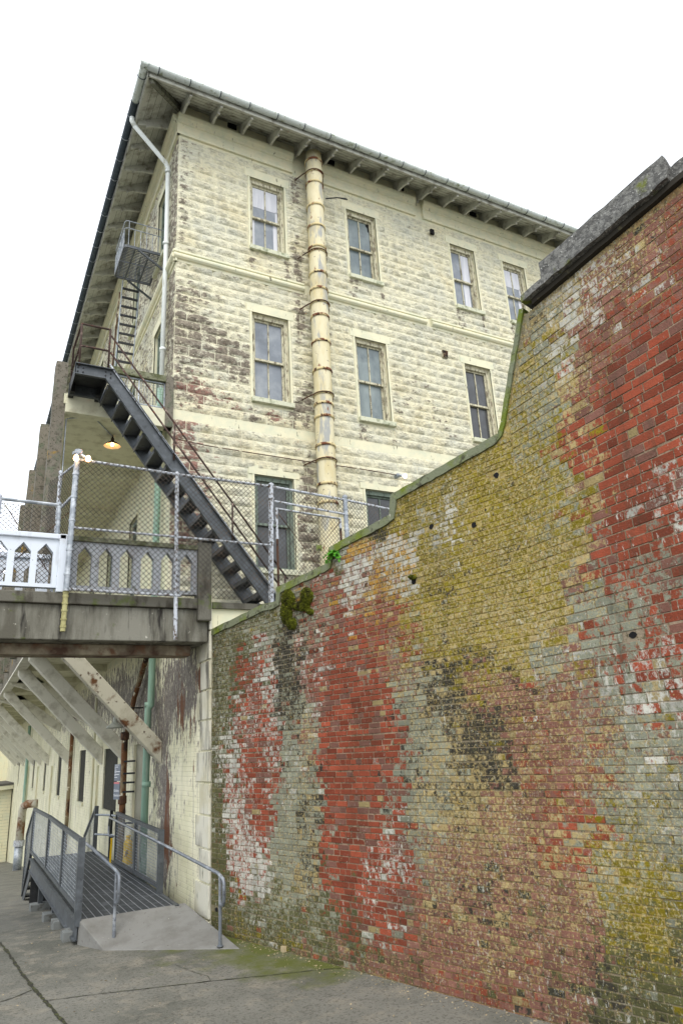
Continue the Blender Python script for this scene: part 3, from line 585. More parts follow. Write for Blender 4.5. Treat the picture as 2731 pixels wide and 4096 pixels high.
# ---------------------------------------------------------------- brick retaining wall
bw = thing('brick_retaining_wall', 'tall old red brick wall stained with moss and lime, stepping up to a stone capped pier', 'wall', (2.8, 8.96, 0))
P0 = hB(846, 3713); P0.z = 0
def WP(t, z, d=0): return P0 + DB * t - NB * d + Vector((0, 0, z))
def tz(p): return ((Vector((p.x, p.y, 0)) - P0).dot(DB), p.z)
prof = [tz(hB(x, y)) for x, y in [(858, 2515), (1055, 2418), (1107, 2405), (1110, 2350), (1310, 2255), (1320, 2190), (1560, 2060), (1566, 1980), (1760, 1870), (1994, 1735), (2005, 1690), (2017, 1610), (2031, 1525), (2058, 1369), (2078, 1240)]]
prof[0] = (0.0, prof[0][1]); TE = 9.2; ZCAP = 5.56; SLO = .26
prof += [(prof[-1][0] + .02, ZCAP), (TE, ZCAP + SLO * (TE - prof[-1][0] - .02))]
def top(t):
    for a, b in zip(prof, prof[1:]):
        if a[0] <= t <= b[0]: return a[1] + (b[1] - a[1]) * ((t - a[0]) / max(b[0] - a[0], 1e-6))
    return prof[-1][1]
CC = dict(R=lin(172, 64, 48, .92), P=lin(128, 84, 80, .9), Y=lin(146, 134, 34, .8), D=lin(84, 82, 48, .8), G=lin(140, 146, 128, .85), W=lin(206, 206, 198, .95), K=lin(44, 42, 38, .9), C=lin(178, 156, 104, .88), O=lin(176, 128, 50, .85))
CC = dict(R=lin(168, 84, 60, .67), P=lin(152, 106, 92, .68), Y=lin(146, 131, 26, .70), D=lin(96, 96, 60, .76), G=lin(150, 153, 134, .80), W=lin(200, 199, 188, .84), K=lin(56, 53, 46, .9), C=lin(186, 166, 116, .76), O=lin(184, 138, 54, .78))
CTL = '''500,1450,D5G4;600,1500,R3W3G3;520,1480,D5G4;620,1420,D4G4Y1;560,1440,D5G3;660,1460,K6G2;720,1420,R2G4P3;760,1330,R4P3W1O2;850,1350,O5P3R2;900,1290,O4W3C2;700,1500,K4W2P3;560,1560,R6D2W1;620,1560,R4W4G2;660,1560,K7G2;665,1620,K5G4;
720,1540,R4P3W2;800,1480,R6P2;880,1450,R4P3C2;940,1450,Y3C3R2G1;1000,1400,Y5C2G1;920,1560,P3G3C3;850,1600,R8;780,1640,R8;510,1560,D5G4;510,1650,D5G3;530,1700,D2R2W4;570,1650,R6W2;590,1720,R7W1;630,1700,R5W3;660,1700,K2G5W2;700,1700,G4C2P2;
850,1750,R8;780,1760,R8;900,1670,R6C1;950,1650,G5C2K1;495,1850,D6G2;535,1850,R4W4;600,1850,R7W1;660,1850,G6W1;710,1850,C3K3G3;780,1850,R8;850,1880,R8;920,1850,R5W1G2;985,1850,G3C4;960,1730,G5K2C1;970,1800,G3K3C2;
500,2000,D7;550,1950,R4W5;600,2020,R3W6;560,2010,R3W5;570,2080,G4D5;650,2000,G7;650,1930,G7;700,2000,C4K2G2;780,2000,R8;860,2020,R6W2;920,1990,R5W3;1000,2000,C3G3P3;500,2090,D7;560,2150,D5Y3;650,2120,D5G3;720,2100,G3D3;800,2130,R4D3;
900,2120,R6G1;860,2080,R5W1G1;700,2200,D4P3;850,2220,P3D3C1;1000,2100,P4C3R1;950,2200,P4R2D2;1030,2250,P4R2D2;1100,1950,P3C4G1;1080,2080,K4P3C2;1150,2050,K3C3P3;1200,2100,K2C3P3;1100,2180,P4C3;1200,2230,P4C2D1;1100,2290,R3P4;
1200,2320,R3P3K1;1280,2340,K3P3W1;780,2175,D4P3G2;830,2185,P3D3G2;900,2190,D3P4G1;760,2140,G3D3R2;960,2160,P4D2G2;700,2150,D5G3;1000,1600,K4C3G2;1050,1650,K4C3;1100,1700,K6C3;1150,1750,K5C3;1050,1800,C5K2;1150,1830,C4P3;1010,1750,C4G3K1;1100,1600,P4Y2C2;1085,1530,K3Y3;1200,1600,P4K2C2;1150,1500,Y4C3;1250,1520,G4C3W1;
1300,1580,P4G3W1;1400,1550,W3R2G3;1500,1530,R4W3;1550,1480,R6W1;1250,1700,C3P4R1;1300,1800,P3R2C3;1350,1700,P3C3G2;1400,1750,G4C2P2;1500,1700,G5W2C1;1560,1650,W2R3G3;1450,1850,G5Y2;1550,1850,G4W1Y1;1350,1900,R3C3G1;
1300,1950,R2C4P2;1400,2000,Y3C3G2;1500,2000,Y4G3;1550,1950,G5Y2;1300,2100,C3P4;1400,2120,Y3G2D1C2;1500,2130,Y5D2;1560,2150,D5Y3;1350,2200,K2P3D2C1;1450,2250,D5Y2;1530,2280,D5K1Y1;1300,2290,P4D2K1;1400,2330,K3D3W1;
930,1150,Y5D2;900,1200,Y5K1;820,1250,O6K1P1;870,1230,K5Y2;950,1180,Y6D1;1050,1080,Y7D1;1150,1030,Y7G1;1000,1250,Y4G2W1;1100,1200,Y7;1200,1150,Y7;1200,1000,Y5G3;1230,850,Y4G4;1210,760,Y3G4K1;1265,800,G4Y3W2;1260,730,C4Y2G2W2;
1330,700,C4W4;1300,780,W4P3;1350,830,P4R3C1;1305,870,C5P1;1330,1000,C4R3;1260,950,G4Y3;1280,1100,Y4G3;1350,1080,C4R4;1280,1200,G3Y4;1350,1180,C4R2Y2;1300,1300,Y3C4;1200,1300,Y5C2;1100,1320,Y6;1000,1320,Y4C2;1050,1400,Y4C3;
1150,1400,Y4C3;1250,1400,C4Y3;1350,1350,G3C2P2;1400,1310,R4G3;1420,1240,R6P1;1400,1400,G4R2C1;1450,1450,R2G5;1480,1350,G4R3W1;1550,1350,R4G3W1;1500,1250,R6;1550,1180,R5W3;1450,1150,R6W1;1400,1000,R8;1500,1000,R9;
1450,850,R8P1;1550,800,R9;1400,740,P4R4;1500,660,R6P3;1560,560,P4R4;1480,620,P6W1;1360,680,W3C3P3;1400,620,C4W2P2;1450,560,C3P3K1;1300,690,C5W3;780,1290,W4G3;830,1310,W5P2;900,1260,W4O2Y1;960,1240,W4G2Y2;1030,1205,W3Y3;760,1270,G4D2;
640,2080,D4G4;760,2180,D5P1;650,2170,D4Y2;1150,1170,Y6K1;1010,1330,Y3K3;1100,1450,Y4C3'''
ctl = []
for e in CTL.replace('\n', '').split(';'):
    x, y, w = e.split(','); p = tz(hB(float(x) * 1.7418, float(y) * 1.7418)); d = {w[i]: int(w[i + 1]) for i in range(0, len(w), 2)}; s = sum(d.values()); ctl.append((p[0], p[1], {k: v / s for k, v in d.items()}))
def weights(t, z):
    tt = t + .13 * noise.noise(Vector((t * 5, z * 1.2, 0))) + .06 * noise.noise(Vector((t * 14, z * 4, 4))); zz = z + .22 * noise.noise(Vector((t * 5, z * 1.5, 9))) + .12 * noise.noise(Vector((t * 13, z * 4, 14)))
    acc = {}; tot = 0
    near = sorted((((a - tt) ** 2 + ((b - zz) * .8) ** 2), d) for a, b, d in CTLX(tt))[:5]
    for d2, d in near:
        w = 1 / (d2 + .004) ** 1.6; tot += w
        for k, v in d.items(): acc[k] = acc.get(k, 0) + v * w
    for k, f in (('C', .5), ('P', 1.45), ('Y', .9)):
        if k in acc: acc[k] *= f
    tot = sum(acc.values()); return {k: v / tot for k, v in acc.items()}
class _D(dict):
    def __lt__(s, o): return False
ctl = [(a, b, _D(d)) for a, b, d in ctl]
def CTLX(t): return [c for c in ctl if abs(c[0] - t) < 1.6] or ctl
def pick(w, n):
    ks = list(w.items()); s = sum(v ** 1.25 for k, v in ks); r = n * s
    for k, v in ks:
        r -= v ** 1.25
        if r <= 0: return k
    return ks[-1][0]
holes_px = [(1985, 1900), (1655, 2325), (1895, 2100), (1725, 2105), (2530, 2540), (1565, 2010), (868, 3640)]
HO = [tz(hB(x, y)) for x, y in holes_px]
mbk = MB(); CA = []; CB = []; MX = []; WH = []; LI = []
def lich(w): return min(1, w.get('C', 0) * 1.1 + w.get('Y', 0) * .8 + w.get('O', 0) + .55 * w.get('P', 0) + .45 * w.get('G', 0) - .9 * w.get('R', 0)); nrm = -NB
def shade(c, k): return (c[0] * k, c[1] * k, c[2] * k)
SHEAR = None
def sh(t, z): return z + (SHEAR[2] * max(0, z - SHEAR[1]) / SHEAR[3] * (t - SHEAR[0]) if SHEAR else 0)
def brick(t0, t1, z0, z1, hseed):
    tm = (t0 + t1) / 2; zm = sh(tm, (z0 + z1) / 2)
    for a, b in HO:
        if abs(a - tm) < .06 and abs(b - zm) < .035: return
    w = weights(tm, zm); big = noise.noise(Vector((tm * 5, zm * 7, 33))) * .5 + .5
    ka = pick(w, min(.999, max(0, .5 + .95 * noise.noise(Vector((tm * 4, zm * 6, 33))) + .5 * noise.noise(Vector((tm * 11, zm * 15, 3))) + .72 * (R() - .5)))); kb = pick(w, R())
    if kb == ka and len(w) > 1: kb = pick({k: v for k, v in w.items() if k != ka}, R())
    sa = U(.74, 1.2); ca = shade(CC[ka], sa); cb = shade(CC[kb], U(.85, 1.1))
    if ka == 'R':
        q = R(); ca = shade(ca, .72 + .5 * q); 
        if R() < .16: ca = shade(CC['P'], U(.7, 1.0))
        if R() < .02: ca = shade(CC['C'], .8)
    share = w.get(kb, 0) / max(w.get(ka, .01) + w.get(kb, 0), .01)
    mx = (min(share, .6) - .5) * .22 + .015
    if ka == 'R' and w['R'] > .8: mx = -.12
    wv = w.get('W', 0) + .2 + (.3 * max(0, noise.noise(Vector((tm * 7, zm * 1.6, 55))))); pr = U(.0025, .0075)
    if R() < .03: pr = .001
    g = .0042; i = .0066; j = lambda s=.0012: U(-s, s)
    n0 = len(mbk.v); out = [(t0 + g + j(), z0 + g + j()), (t1 - g + j(), z0 + g + j()), (t1 - g + j(), z1 - g + j()), (t0 + g + j(), z1 - g + j())]
    inn = [(t0 + i + j(), z0 + i + j()), (t1 - i + j(), z0 + i + j()), (t1 - i + j(), z1 - i + j()), (t0 + i + j(), z1 - i + j())]
    for a, b in out: mbk.v.append(tuple(WP(a, sh(a, b), -.012)))
    for a, b in out: mbk.v.append(tuple(WP(a, sh(a, b), pr - .003)))
    for a, b in inn: mbk.v.append(tuple(WP(a, sh(a, b), pr + j())))
    for k in range(12): CA.append(ca); CB.append(cb); MX.append(mx); WH.append(wv); LI.append(lich(w))
    for k in range(4):
        l = (k + 1) % 4; mbk.f.append((n0 + k, n0 + l, n0 + 4 + l, n0 + 4 + k)); mbk.f.append((n0 + 4 + k, n0 + 4 + l, n0 + 8 + l, n0 + 8 + k))
    mbk.f.append((n0 + 8, n0 + 9, n0 + 10, n0 + 11))
def zone(t0, t1, z0, z1, h, L):
    n = int(round((z1 - z0) / h)); h = (z1 - z0) / n
    for r in range(n):
        a, b = z0 + r * h, z0 + (r + 1) * h; header = r % 6 == 3; ln = L * .5 if header else L
        t = t0 + (0 if r % 2 else -ln / 2)
        while t < t1:
            l = ln * U(.93, 1.06) if R() > .12 else ln * .55; p, q = max(t, t0), min(t + l, t1); t += l
            if q - p < .02: continue
            tp = min(top(p), top(q), top((p + q) / 2)) - (.07 if t0 < 5 else .02)
            if SHEAR: tp -= sh(p, tp - .25) - (tp - .25)
            if a + .01 > tp: continue
            if noise.noise(Vector((p * .9, r * 3.7, 8))) > .36: b = z0 + (r + 1) * h - .007
            else: b = z0 + (r + 1) * h
            brick(p, q, a, min(b, tp), r)
TS = prof[9][0] + .12
zone(0, TE, -.05, 2.05, .0553, .155); zone(0, TS, 2.05, 5.7, .0515, .150)
SHEAR = (TS, 2.05, .25, 3.5); zone(TS, TE, 2.05, 5.65, .069, .17)
mbk.build('brickwork', M['brick'], bw, attrs={'ca': ('FLOAT_COLOR', CA), 'cb': ('FLOAT_COLOR', CB), 'mx': ('FLOAT', MX), 'wh': ('FLOAT', WH), 'li': ('FLOAT', LI)})
# mortar bed with the same staining
mm = MB(); A = []; Bc = []; X = []; Wt = []; LM = []; nt_, nz_ = 150, 90
for i in range(nt_ + 1):
    t = TE * i / nt_
    for k in range(nz_ + 1):
        z = -.3 + (top(t) - .03 + .3) * k / nz_; mm.v.append(tuple(WP(t, z, 0.0))); w = weights(t, z)
        c = [sum(CC[kk][q] * v for kk, v in w.items()) for q in range(3)]; g = lin(172, 160, 136, .85) if w.get('P', 0) + w.get('C', 0) + w.get('Y', 0) < .45 else lin(186, 162, 104, .8); yel = w.get('Y', 0) + w.get('C', 0)
        f = .30 if w.get('R', 0) > .4 else .5; c = tuple((c[q] * f + g[q] * (1 - f)) * .95 for q in range(3)); A.append(c); Bc.append(shade(lin(96, 88, 66), 1) if yel < .5 else shade(lin(176, 152, 80), .9)); X.append(-.02); Wt.append(w.get('W', 0) + .2); LM.append(lich(w))
for i in range(nt_):
    for k in range(nz_):
        q = i * (nz_ + 1) + k; mm.f.append((q, q + nz_ + 1, q + nz_ + 2, q + 1))
mm.build('mortar', M['brick'], bw, attrs={'ca': ('FLOAT_COLOR', A), 'cb': ('FLOAT_COLOR', Bc), 'mx': ('FLOAT', X), 'wh': ('FLOAT', Wt), 'li': ('FLOAT', LM)})
# body behind the face, following the outline
mb = MB(); poly = [WP(t, z - .02, -.03) for t, z in prof] + [WP(TE, -.3, -.03), WP(0, -.3, -.03)]; mb.prism(poly, NB * .40); mb.build('wall_core', M['conc_dark'], bw)
for (a, b) in HO:
    mb = MB(); n = 9; mb.prism([WP(a + math.cos(2 * math.pi * k / n) * U(.02, .035), b + math.sin(2 * math.pi * k / n) * U(.02, .032), .0015) for k in range(n)], -NB * .003); mb.build('hole', M['broken'], bw)
# mortar coping following the steps and the flared edge
cm = MB(); cp_ = prof[:-2]; dense = []
for a, b in zip(cp_, cp_[1:]):
    n = max(1, int(math.hypot(b[0] - a[0], b[1] - a[1]) / .06))
    for i in range(n): dense.append((a[0] + (b[0] - a[0]) * i / n, a[1] + (b[1] - a[1]) * i / n))
dense.append(cp_[-1]); n = len(dense); sec = []
for i, (t, z) in enumerate(dense):
    a, b = dense[max(i - 1, 0)], dense[min(i + 1, n - 1)]; d = Vector((b[0] - a[0], b[1] - a[1])).normalized(); q = Vector((d.y, -d.x)); th = .085 if t < prof[9][0] else .05
    jz = .008 * noise.noise(Vector((t * 12, z * 12, 2))); pt = (t, z + jz); lo = (t + q.x * th, z + q.y * th + jz * 1.5); pj_ = .024 + .008 * noise.noise(Vector((t * 9, z * 9, 5)))
    sec.append([WP(*lo, -.02), WP(*lo, pj_), WP(*pt, pj_ - .004), WP(*pt, -.40), WP(*lo, -.40)])
cm.add([p for s_ in sec for p in s_], [(i * 5 + k, i * 5 + (k + 1) % 5, (i + 1) * 5 + (k + 1) % 5, (i + 1) * 5 + k) for i in range(n - 1) for k in range(5)] + [(0, 1, 2, 3, 4), tuple(((n - 1) * 5 + k) for k in range(5))[::-1]])
cm.build('coping', M['coping'], bw)
# granite cap over the pier, square to the building
def rough_block(mb, x0, x1, y0, y1, z0, z1, j=.012, step=.09):
    nx_, ny_, nz2 = max(1, int((x1 - x0) / step)), max(1, int((y1 - y0) / step)), max(1, int((z1 - z0) / step)) 
    def P(x, y, z):
        v = Vector((x, y, z)); return v + Vector((noise.noise(v * 9), noise.noise(v * 9 + Vector((7, 7, 7))), noise.noise(v * 9 + Vector((3, 9, 1))))) * j
    def grid(f, n, m):
        n0 = len(mb.v)
        for a in range(n + 1):
            for b in range(m + 1): mb.v.append(tuple(P(*f(a / n, b / m))))
        for a in range(n):
            for b in range(m): q = n0 + a * (m + 1) + b; mb.f.append((q, q + m + 1, q + m + 2, q + 1))
    L = lambda a, b, t: a + (b - a) * t
    for x in (x0, x1): grid(lambda s, t: (x, L(y0, y1, s), L(z0, z1, t)), ny_, nz2)
    for y in (y0, y1): grid(lambda s, t: (L(x0, x1, s), y, L(z0, z1, t)), nx_, nz2)
    for z in (z0, z1): grid(lambda s, t: (L(x0, x1, s), L(y0, y1, t), z), nx_, ny_)
def cap_block(t0, t1, h, j, d0=-.5, d1=.105, step=.03, dz=0):
    mb = MB(); rough_block(mb, t0, t1, d0, d1, 0, h, j, step); mb.v = [tuple(WP(v[0], ZCAP + .045 + dz + SLO * (v[0] - 5.17) + v[2], v[1])) for v in mb.v]; return mb
cap_block(5.17, 5.40, .062, .005).build('capstone', M['granite'], bw); cap_block(5.395, 6.55, .215, .011).build('capstone', M['granite'], bw); cap_block(6.50, 6.8, .12, .010, d1=.03).build('capstone', M['granite'], bw); cap_block(6.76, 8.9, .22, .012, d1=.09).build('capstone', M['granite'], bw)
cap_block(5.24, 8.9, .05, .004, d1=.05, dz=-.055).build('soffit_shade_course', M['stain_shade'], bw)  # added dark strip: stain and painted shade for the soffit below the capstones
# moss clump and fern
def moss(name, blobs, label, n=2600):
    mb = MB()
    c = hB(*blobs[0][:2])
    for _ in range(n):
        x, y, rx, ry = random.choices(blobs, [b[2] * b[3] for b in blobs])[0]; a = U(0, 6.283); r = math.sqrt(R()); px_, py_ = x + math.cos(a) * r * rx, y + math.sin(a) * r * ry
        p = hB(px_, py_); h = .012 + .05 * (1 - r * r) ** .5 * U(.7, 1.1); p = p - NB * h; s = U(.006, .014); d1 = Vector((U(-1, 1), U(-1, 1), U(-1, 1))).normalized(); d2 = d1.cross(-NB).normalized()
        mb.add([p - d1 * s, p + d2 * s * .6, p + d1 * s, p - NB * s * .8], [(0, 1, 3), (1, 2, 3), (2, 0, 3)])
    for x, y, rx, ry in blobs:
        q = hB(x, y); k = len(mb.v); N = 16; ring = [[hB(x + math.cos(6.283 * i / N) * rx * rr, y + math.sin(6.283 * i / N) * ry * rr) - NB * h for i in range(N)] for rr, h in ((.98, .0), (.85, .02), (.6, .038), (.3, .048))]
        mb.add([p for r_ in ring for p in r_] + [q - NB * .05], [(a * N + i, a * N + (i + 1) % N, (a + 1) * N + (i + 1) % N, (a + 1) * N + i) for a in range(3) for i in range(N)] + [(3 * N + i, 3 * N + (i + 1) % N, 4 * N) for i in range(N)])
    mb.at['raw'] = 1
    return tag(mb.build(name, M['mossclump']), label, 'moss', 'moss cushions on the brick wall')
moss('moss_clump', [(1158, 2400, 26, 42), (1150, 2450, 22, 50), (1172, 2495, 18, 26), (1232, 2385, 24, 36), (1215, 2425, 28, 22), (1190, 2428, 20, 16)], 'large dark green two lobed moss cushion below the low step of the brick wall')
moss('moss_clump', [(1246, 2448, 11, 14)], 'small round moss cushion just below the right lobe of the large one', 160)
moss('moss_clump', [(1655, 2310, 13, 9)], 'small moss tuft over a hole in the yellow mossy part of the brick wall', 160)
c = hB(1345, 2205); fern = MB()
for k in range(34):
    a = U(0, 6.283); b0 = c - NB * .02 + Vector((0, 0, -.03)); dr = (DB * math.cos(a) * .8 - NB * U(.2, .8) + Vector((0, 0, U(-.3, 1)))).normalized(); L = U(.07, .15); pts = [b0 + dr * (L * s) + Vector((0, 0, -.09 * s * s * L / .12)) for s in (0, .25, .5, .75, 1)]
    sd = dr.cross(Vector((0, 0, 1))).normalized()
    for i in range(4):
        for sg in (-1, 1):
            m_ = (pts[i] + pts[i + 1]) / 2; tip = m_ + sd * sg * .028 * (1.1 - i * .22) + dr * .012 + Vector((0, 0, U(-.006, .006))); fern.add([pts[i], tip, pts[i + 1]], [(0, 1, 2)])
            tip2 = tip + Vector((U(-.01, .01), U(-.01, .01), U(.004, .012))); fern.add([m_, tip2, pts[i + 1]], [(0, 1, 2)])
fern.at['raw'] = 1
tag(fern.build('fern', M['leaf']), 'bright green fern rooted in the step of the brick wall coping', 'plant')
mb = MB(); p = hZ(1140, 3806, 0); rough_block(mb, p.x - .03, p.x + .03, p.y - .03, p.y + .03, gz(p.x, p.y) - .005, gz(p.x, p.y) + .05, .02, .02); tag(mb.build('stone_chip', M['rubble']), 'small loose tan stone lying at the foot of the brick wall', 'stone')

mb = MB()
for _ in range(900):
    x, y = (U(-.5, 3.2), U(4.5, 12)) if R() < .4 else (None, None)
    if x is None: t = U(0, 7.5); d_ = abs(random.gauss(0, .12)) + .01; p = WP(t, 0, d_); x, y = p.x, p.y
    if 1.3 < x < 2.9 and y > 7.9: continue
    r_ = U(.003, .009); z = gz(x, y); q = [Vector((x, y, z)) + Vector((U(-r_, r_), U(-r_, r_), k)) for k in (0, 0, 0, r_ * .9)]; q[0].x += r_; q[1].y += r_; q[2].x -= r_
    mb.add(q, [(0, 1, 2), (0, 1, 3), (1, 2, 3), (2, 0, 3)])
gr_ = mb.build('grit', M['rubble']); tag(gr_, 'fine grit and crumbs along the foot of the brick wall', 'grit'); gr_['kind'] = 'stuff'

# ---------------------------------------------------------------- concrete footbridge
br = thing('footbridge', 'grey stained concrete footbridge with pointed arch balustrade', 'bridge', (0, 9, 3.3))
mb = MB(); mb.box(-14, 2.76, 8.95, 10.05, 3.335, 3.76); mb.build('deck', M['conc'], br, bevel=.012)
mb = MB(); mb.box(-14, 2.76, 8.90, 10.08, 3.762, 3.90); mb.build('kerb', M['conc_dark'], br, bevel=.012)
for y0 in (9.25,):
    mb = MB(); mb.box(-14, 2.62, y0, y0 + .3, 3.2, 3.333); mb.build('beam', M['beam'], br, bevel=.01)
def balus(x0, x1, y, openings, mt, zb=3.97, zt=4.56, th=.09, cap=M['moss_cap'], frame=(4.0, 4.39, 4.50)):
    zo, zs, zp = frame; mb = MB(); P = lambda x, z: (x, y, z); off = (0, th, 0)
    mb.prism([P(x0, zb), P(x1, zb), P(x1, zo), P(x0, zo)], off) if zo > zb + .005 else None
    xs_ = [x0] + [v for o in openings for v in o] + [x1]
    for a, b in zip(xs_[::2], xs_[1::2]): mb.prism([P(a, zo), P(b, zo), P(b, zt), P(a, zt)], off)
    for a, b in openings:
        m_ = (a + b) / 2; mb.prism([P(a, zs), P(m_, zp), P(m_, zt), P(a, zt)], off); mb.prism([P(m_, zp), P(b, zs), P(b, zt), P(m_, zt)], off)
    o = mb.build('balustrade', mt, br); cm_ = MB(); cm_.box(x0 - .01, x1 + .01, y - .035, y + th + .035, zt, zt + .065); cm_.build('cap', cap, o, bevel=.01); return o
balus(-6, .93, 8.92, [(-5.9 + .256 * k + .0, -5.9 + .256 * k + .17) for k in range(0)] + [(.372 - .25 * k, .545 - .25 * k) for k in range(20, 0, -1)] + [(.372, .55), (.622, .80)], M['white_paint'], zb=3.955, cap=M['white_paint'])
balus(.97, 2.62, 8.93, [(1.09, 1.255), (1.345, 1.51), (1.60, 1.765), (1.86, 2.025), (2.12, 2.285), (2.375, 2.54)], M['grey_paint'], zb=3.95)
balus(-6, .85, 9.93, [(.30 - .25 * k, .46 - .25 * k) for k in range(20, -1, -1)] + [(.55, .71)], M['white_paint'], zb=3.955, cap=M['white_paint'])
mb = MB(); mb.box(.86, .965, 8.885, 9.05, 3.90, 4.63); mb.build('post', M['white_paint'], br, bevel=.008)
mb = MB(); mb.box(2.60, 2.785, 8.86, 9.06, 3.60, 4.66); mb.build('post', M['conc_dark'], br, bevel=.02)

# ---------------------------------------------------------------- side gallery on columns and braces
ga = thing('side_gallery', 'two storey concrete gallery along the left wall on diagonal braces with mossy columns', 'gallery', (1, YC, 4))
SP = 2.6; YK = [11.5 + SP * k for k in range(13)]
mb = MB(); mb.box(.98, XC, 11.5, 44, 3.98, 4.12); mb.build('floor_slab', M['conc_cream'], ga)
mb = MB(); mb.box(.93, 1.14, 11.3, 44, 3.86, 4.12); mb.build('edge_beam', M['brace'], ga)
mb = MB(); ribs = 0
mb.box(.95, 1.0, 13.6, 44, 4.12, 5.0); y = 13.65
while y < 36: mb.box(.925, .95, y, y + .12, 3.9, 5.0); y += .2
mb.build('parapet', M['conc_mossy'], ga)
for k, y in enumerate(YK):
    mb = MB(); mb.box(1.14, XC, y - .07, y + .07, 3.84, 3.98); mb.build('cross_beam', M['conc_cream'], ga)
    if k in (3, 5): 
        mb = MB(); w = .07; po = [(1.0, 3.80), (1.0, 3.98), (1.6, 3.98), (2.25, 3.52), (XC, 3.08), (XC, 2.84), (2.1, 3.24), (1.5, 3.64)]
        mb.prism([(x, y - w, z) for x, z in po], (0, 2 * w, 0))
    else:
        mb = MB(); w = .10; po = [(XC, 1.84), (XC, 2.17), (1.38, 3.66), (1.14, 3.95), (.99, 3.95), (.99, 3.74)]
        mb.prism([(x, y - w, z) for x, z in po], (0, 2 * w, 0))
    o = mb.build('brace', M['brace_rust'] if k == 0 else M['brace'], ga, bevel=.012)
    if k == 0: o['label'] = 'nearest diagonal brace, rust stained'
def column(y, zb, zt, mt):
    mb = MB(); n0 = 0; N = 26; M_ = 5; ring = []
    for j in range(N + 1):
        t = j / N; z = zb + (zt - zb) * t; x0 = .80 + .03 * t; x1 = 1.02
        pts = []
        for (a, b) in [(x0, y - .04), ((x0 + x1) / 2, y - .045), (x1, y - .04), (x1, y + .2), ((x0 + x1) / 2, y + .22), (x0, y + .2)]:
            v = Vector((a, b, z)); nn = noise.fractal(v * 7, 1, 2, 3) * .014 + noise.noise(v * 24) * .006; ed = .018 if t in (0, 1) else 0
            pts.append(v + Vector(((a - .91) * 2, (b - y - .08) * 2, 0)) * (nn * 3 - ed))
        ring.append(pts)
    mb.add([p for r_ in ring for p in r_], [(j * 6 + k, j * 6 + (k + 1) % 6, (j + 1) * 6 + (k + 1) % 6, (j + 1) * 6 + k) for j in range(N) for k in range(6)] + [tuple(range(6)), tuple(N * 6 + k for k in range(6))[::-1]])
    return mb
for k, y in enumerate(YK[:8]): column(y - .15, 4.1, 8.40, M['conc_mossy']).build('column', M['conc_mossy'], ga)
mb = MB(); mb.box(.99, XC, YC + .01, 44, 7.62, 7.80); mb.build('roof_slab', M['conc_cream'], ga)
for k, y in enumerate(YK[1:8]):
    mb = MB(); mb.box(1.02, XC, y - .15, y + .05, 7.46, 7.62); mb.build('roof_beam', M['conc_cream'], ga)
mb = MB(); mb.box(1.02, XC - .01, YC - .05, YC + .14, 7.44, 7.79); o = mb.build('end_beam', M['conc_cream'], ga, bevel=.008)
mb = MB(); mb.box(1.62, XC - .02, YC - .06, YC + .10, 8.33, 8.45); mb.build('top_rail', M['moss_cap'], ga)
mb = MB(); mb.box(2.66, 2.80, YC - .08, YC + .12, 7.44, 8.44); o = mb.build('end_post', M['conc_mossy'], ga, bevel=.01)
mb = MB()
for i in range(19): mb.tube([(1.75 + .05 * i, YC, 7.86), (1.75 + .05 * i, YC, 8.30)], .0028, 3, False)
for i in range(9): mb.tube([(1.72, YC, 7.87 + .053 * i), (2.66, YC, 7.87 + .053 * i)], .0028, 3, False)
for a, b in (((1.72, YC, 7.83), (2.66, YC, 7.83)), ((1.72, YC, 8.31), (2.66, YC, 8.31)), ((2.65, YC, 7.83), (2.65, YC, 8.31)), ((1.73, YC, 7.83), (1.73, YC, 8.31)), ((2.2, YC, 7.83), (2.2, YC, 8.31))): mb.beam(a, b, .018, .018, (0, 1, 0))
mb.build('mesh_panel', M['galv'], ga)
# ceiling lamp, lit
lm = thing('pendant_lamp', 'lit dark enamel shade lamp hanging under the gallery ceiling', 'lamp', (2.0, 12.5, 7.45))
c = hY(450, 1778, 12.3)
mb = MB(); mb.tube([(c.x, 12.3, 7.60), (c.x - .03, 12.3, 7.50), (c.x - .02, 12.3, c.z + .30), (c.x, 12.3, c.z + .22)], .013, 8); mb.tube([(c.x, 12.3, c.z + .30), (c.x, 12.3, c.z + .22)], .05, 12); mb.tube([(c.x, 12.3, c.z + .22), (c.x, 12.3, c.z + .10)], .015, 8); mb.build('stem', M['steel_dark'], lm)
mb = MB(); mb.lathe((c.x, 12.3, c.z), [(.03, .12), (.035, .06), (.09, .03), (.14, -.015), (.15, -.03)], 28); mb.build('shade', M['enamel_dark'], lm, smooth=True)
mb = MB(); mb.lathe((c.x, 12.3, c.z), [(.028, .05), (.085, .024), (.135, -.018), (.149, -.031)], 28); mb.build('shade_lining', M['inner_shade'], lm, smooth=True)
mb = MB(); mb.lathe((c.x, 12.3, c.z), [(.001, .04), (.022, .03), (.034, 0), (.022, -.028), (.001, -.036)], 14); mb.build('bulb', M['bulb'], lm, smooth=True)
mb = MB(); mb.tube([(1.06, YC + .12, 6.2), (1.06, YC + .12, 7.38), (1.1, YC + .18, 7.43), (1.5, YC + .3, 7.60), (c.x, 12.3, 7.60)], .012, 6); mb.build('cable', M['galv'], lm)

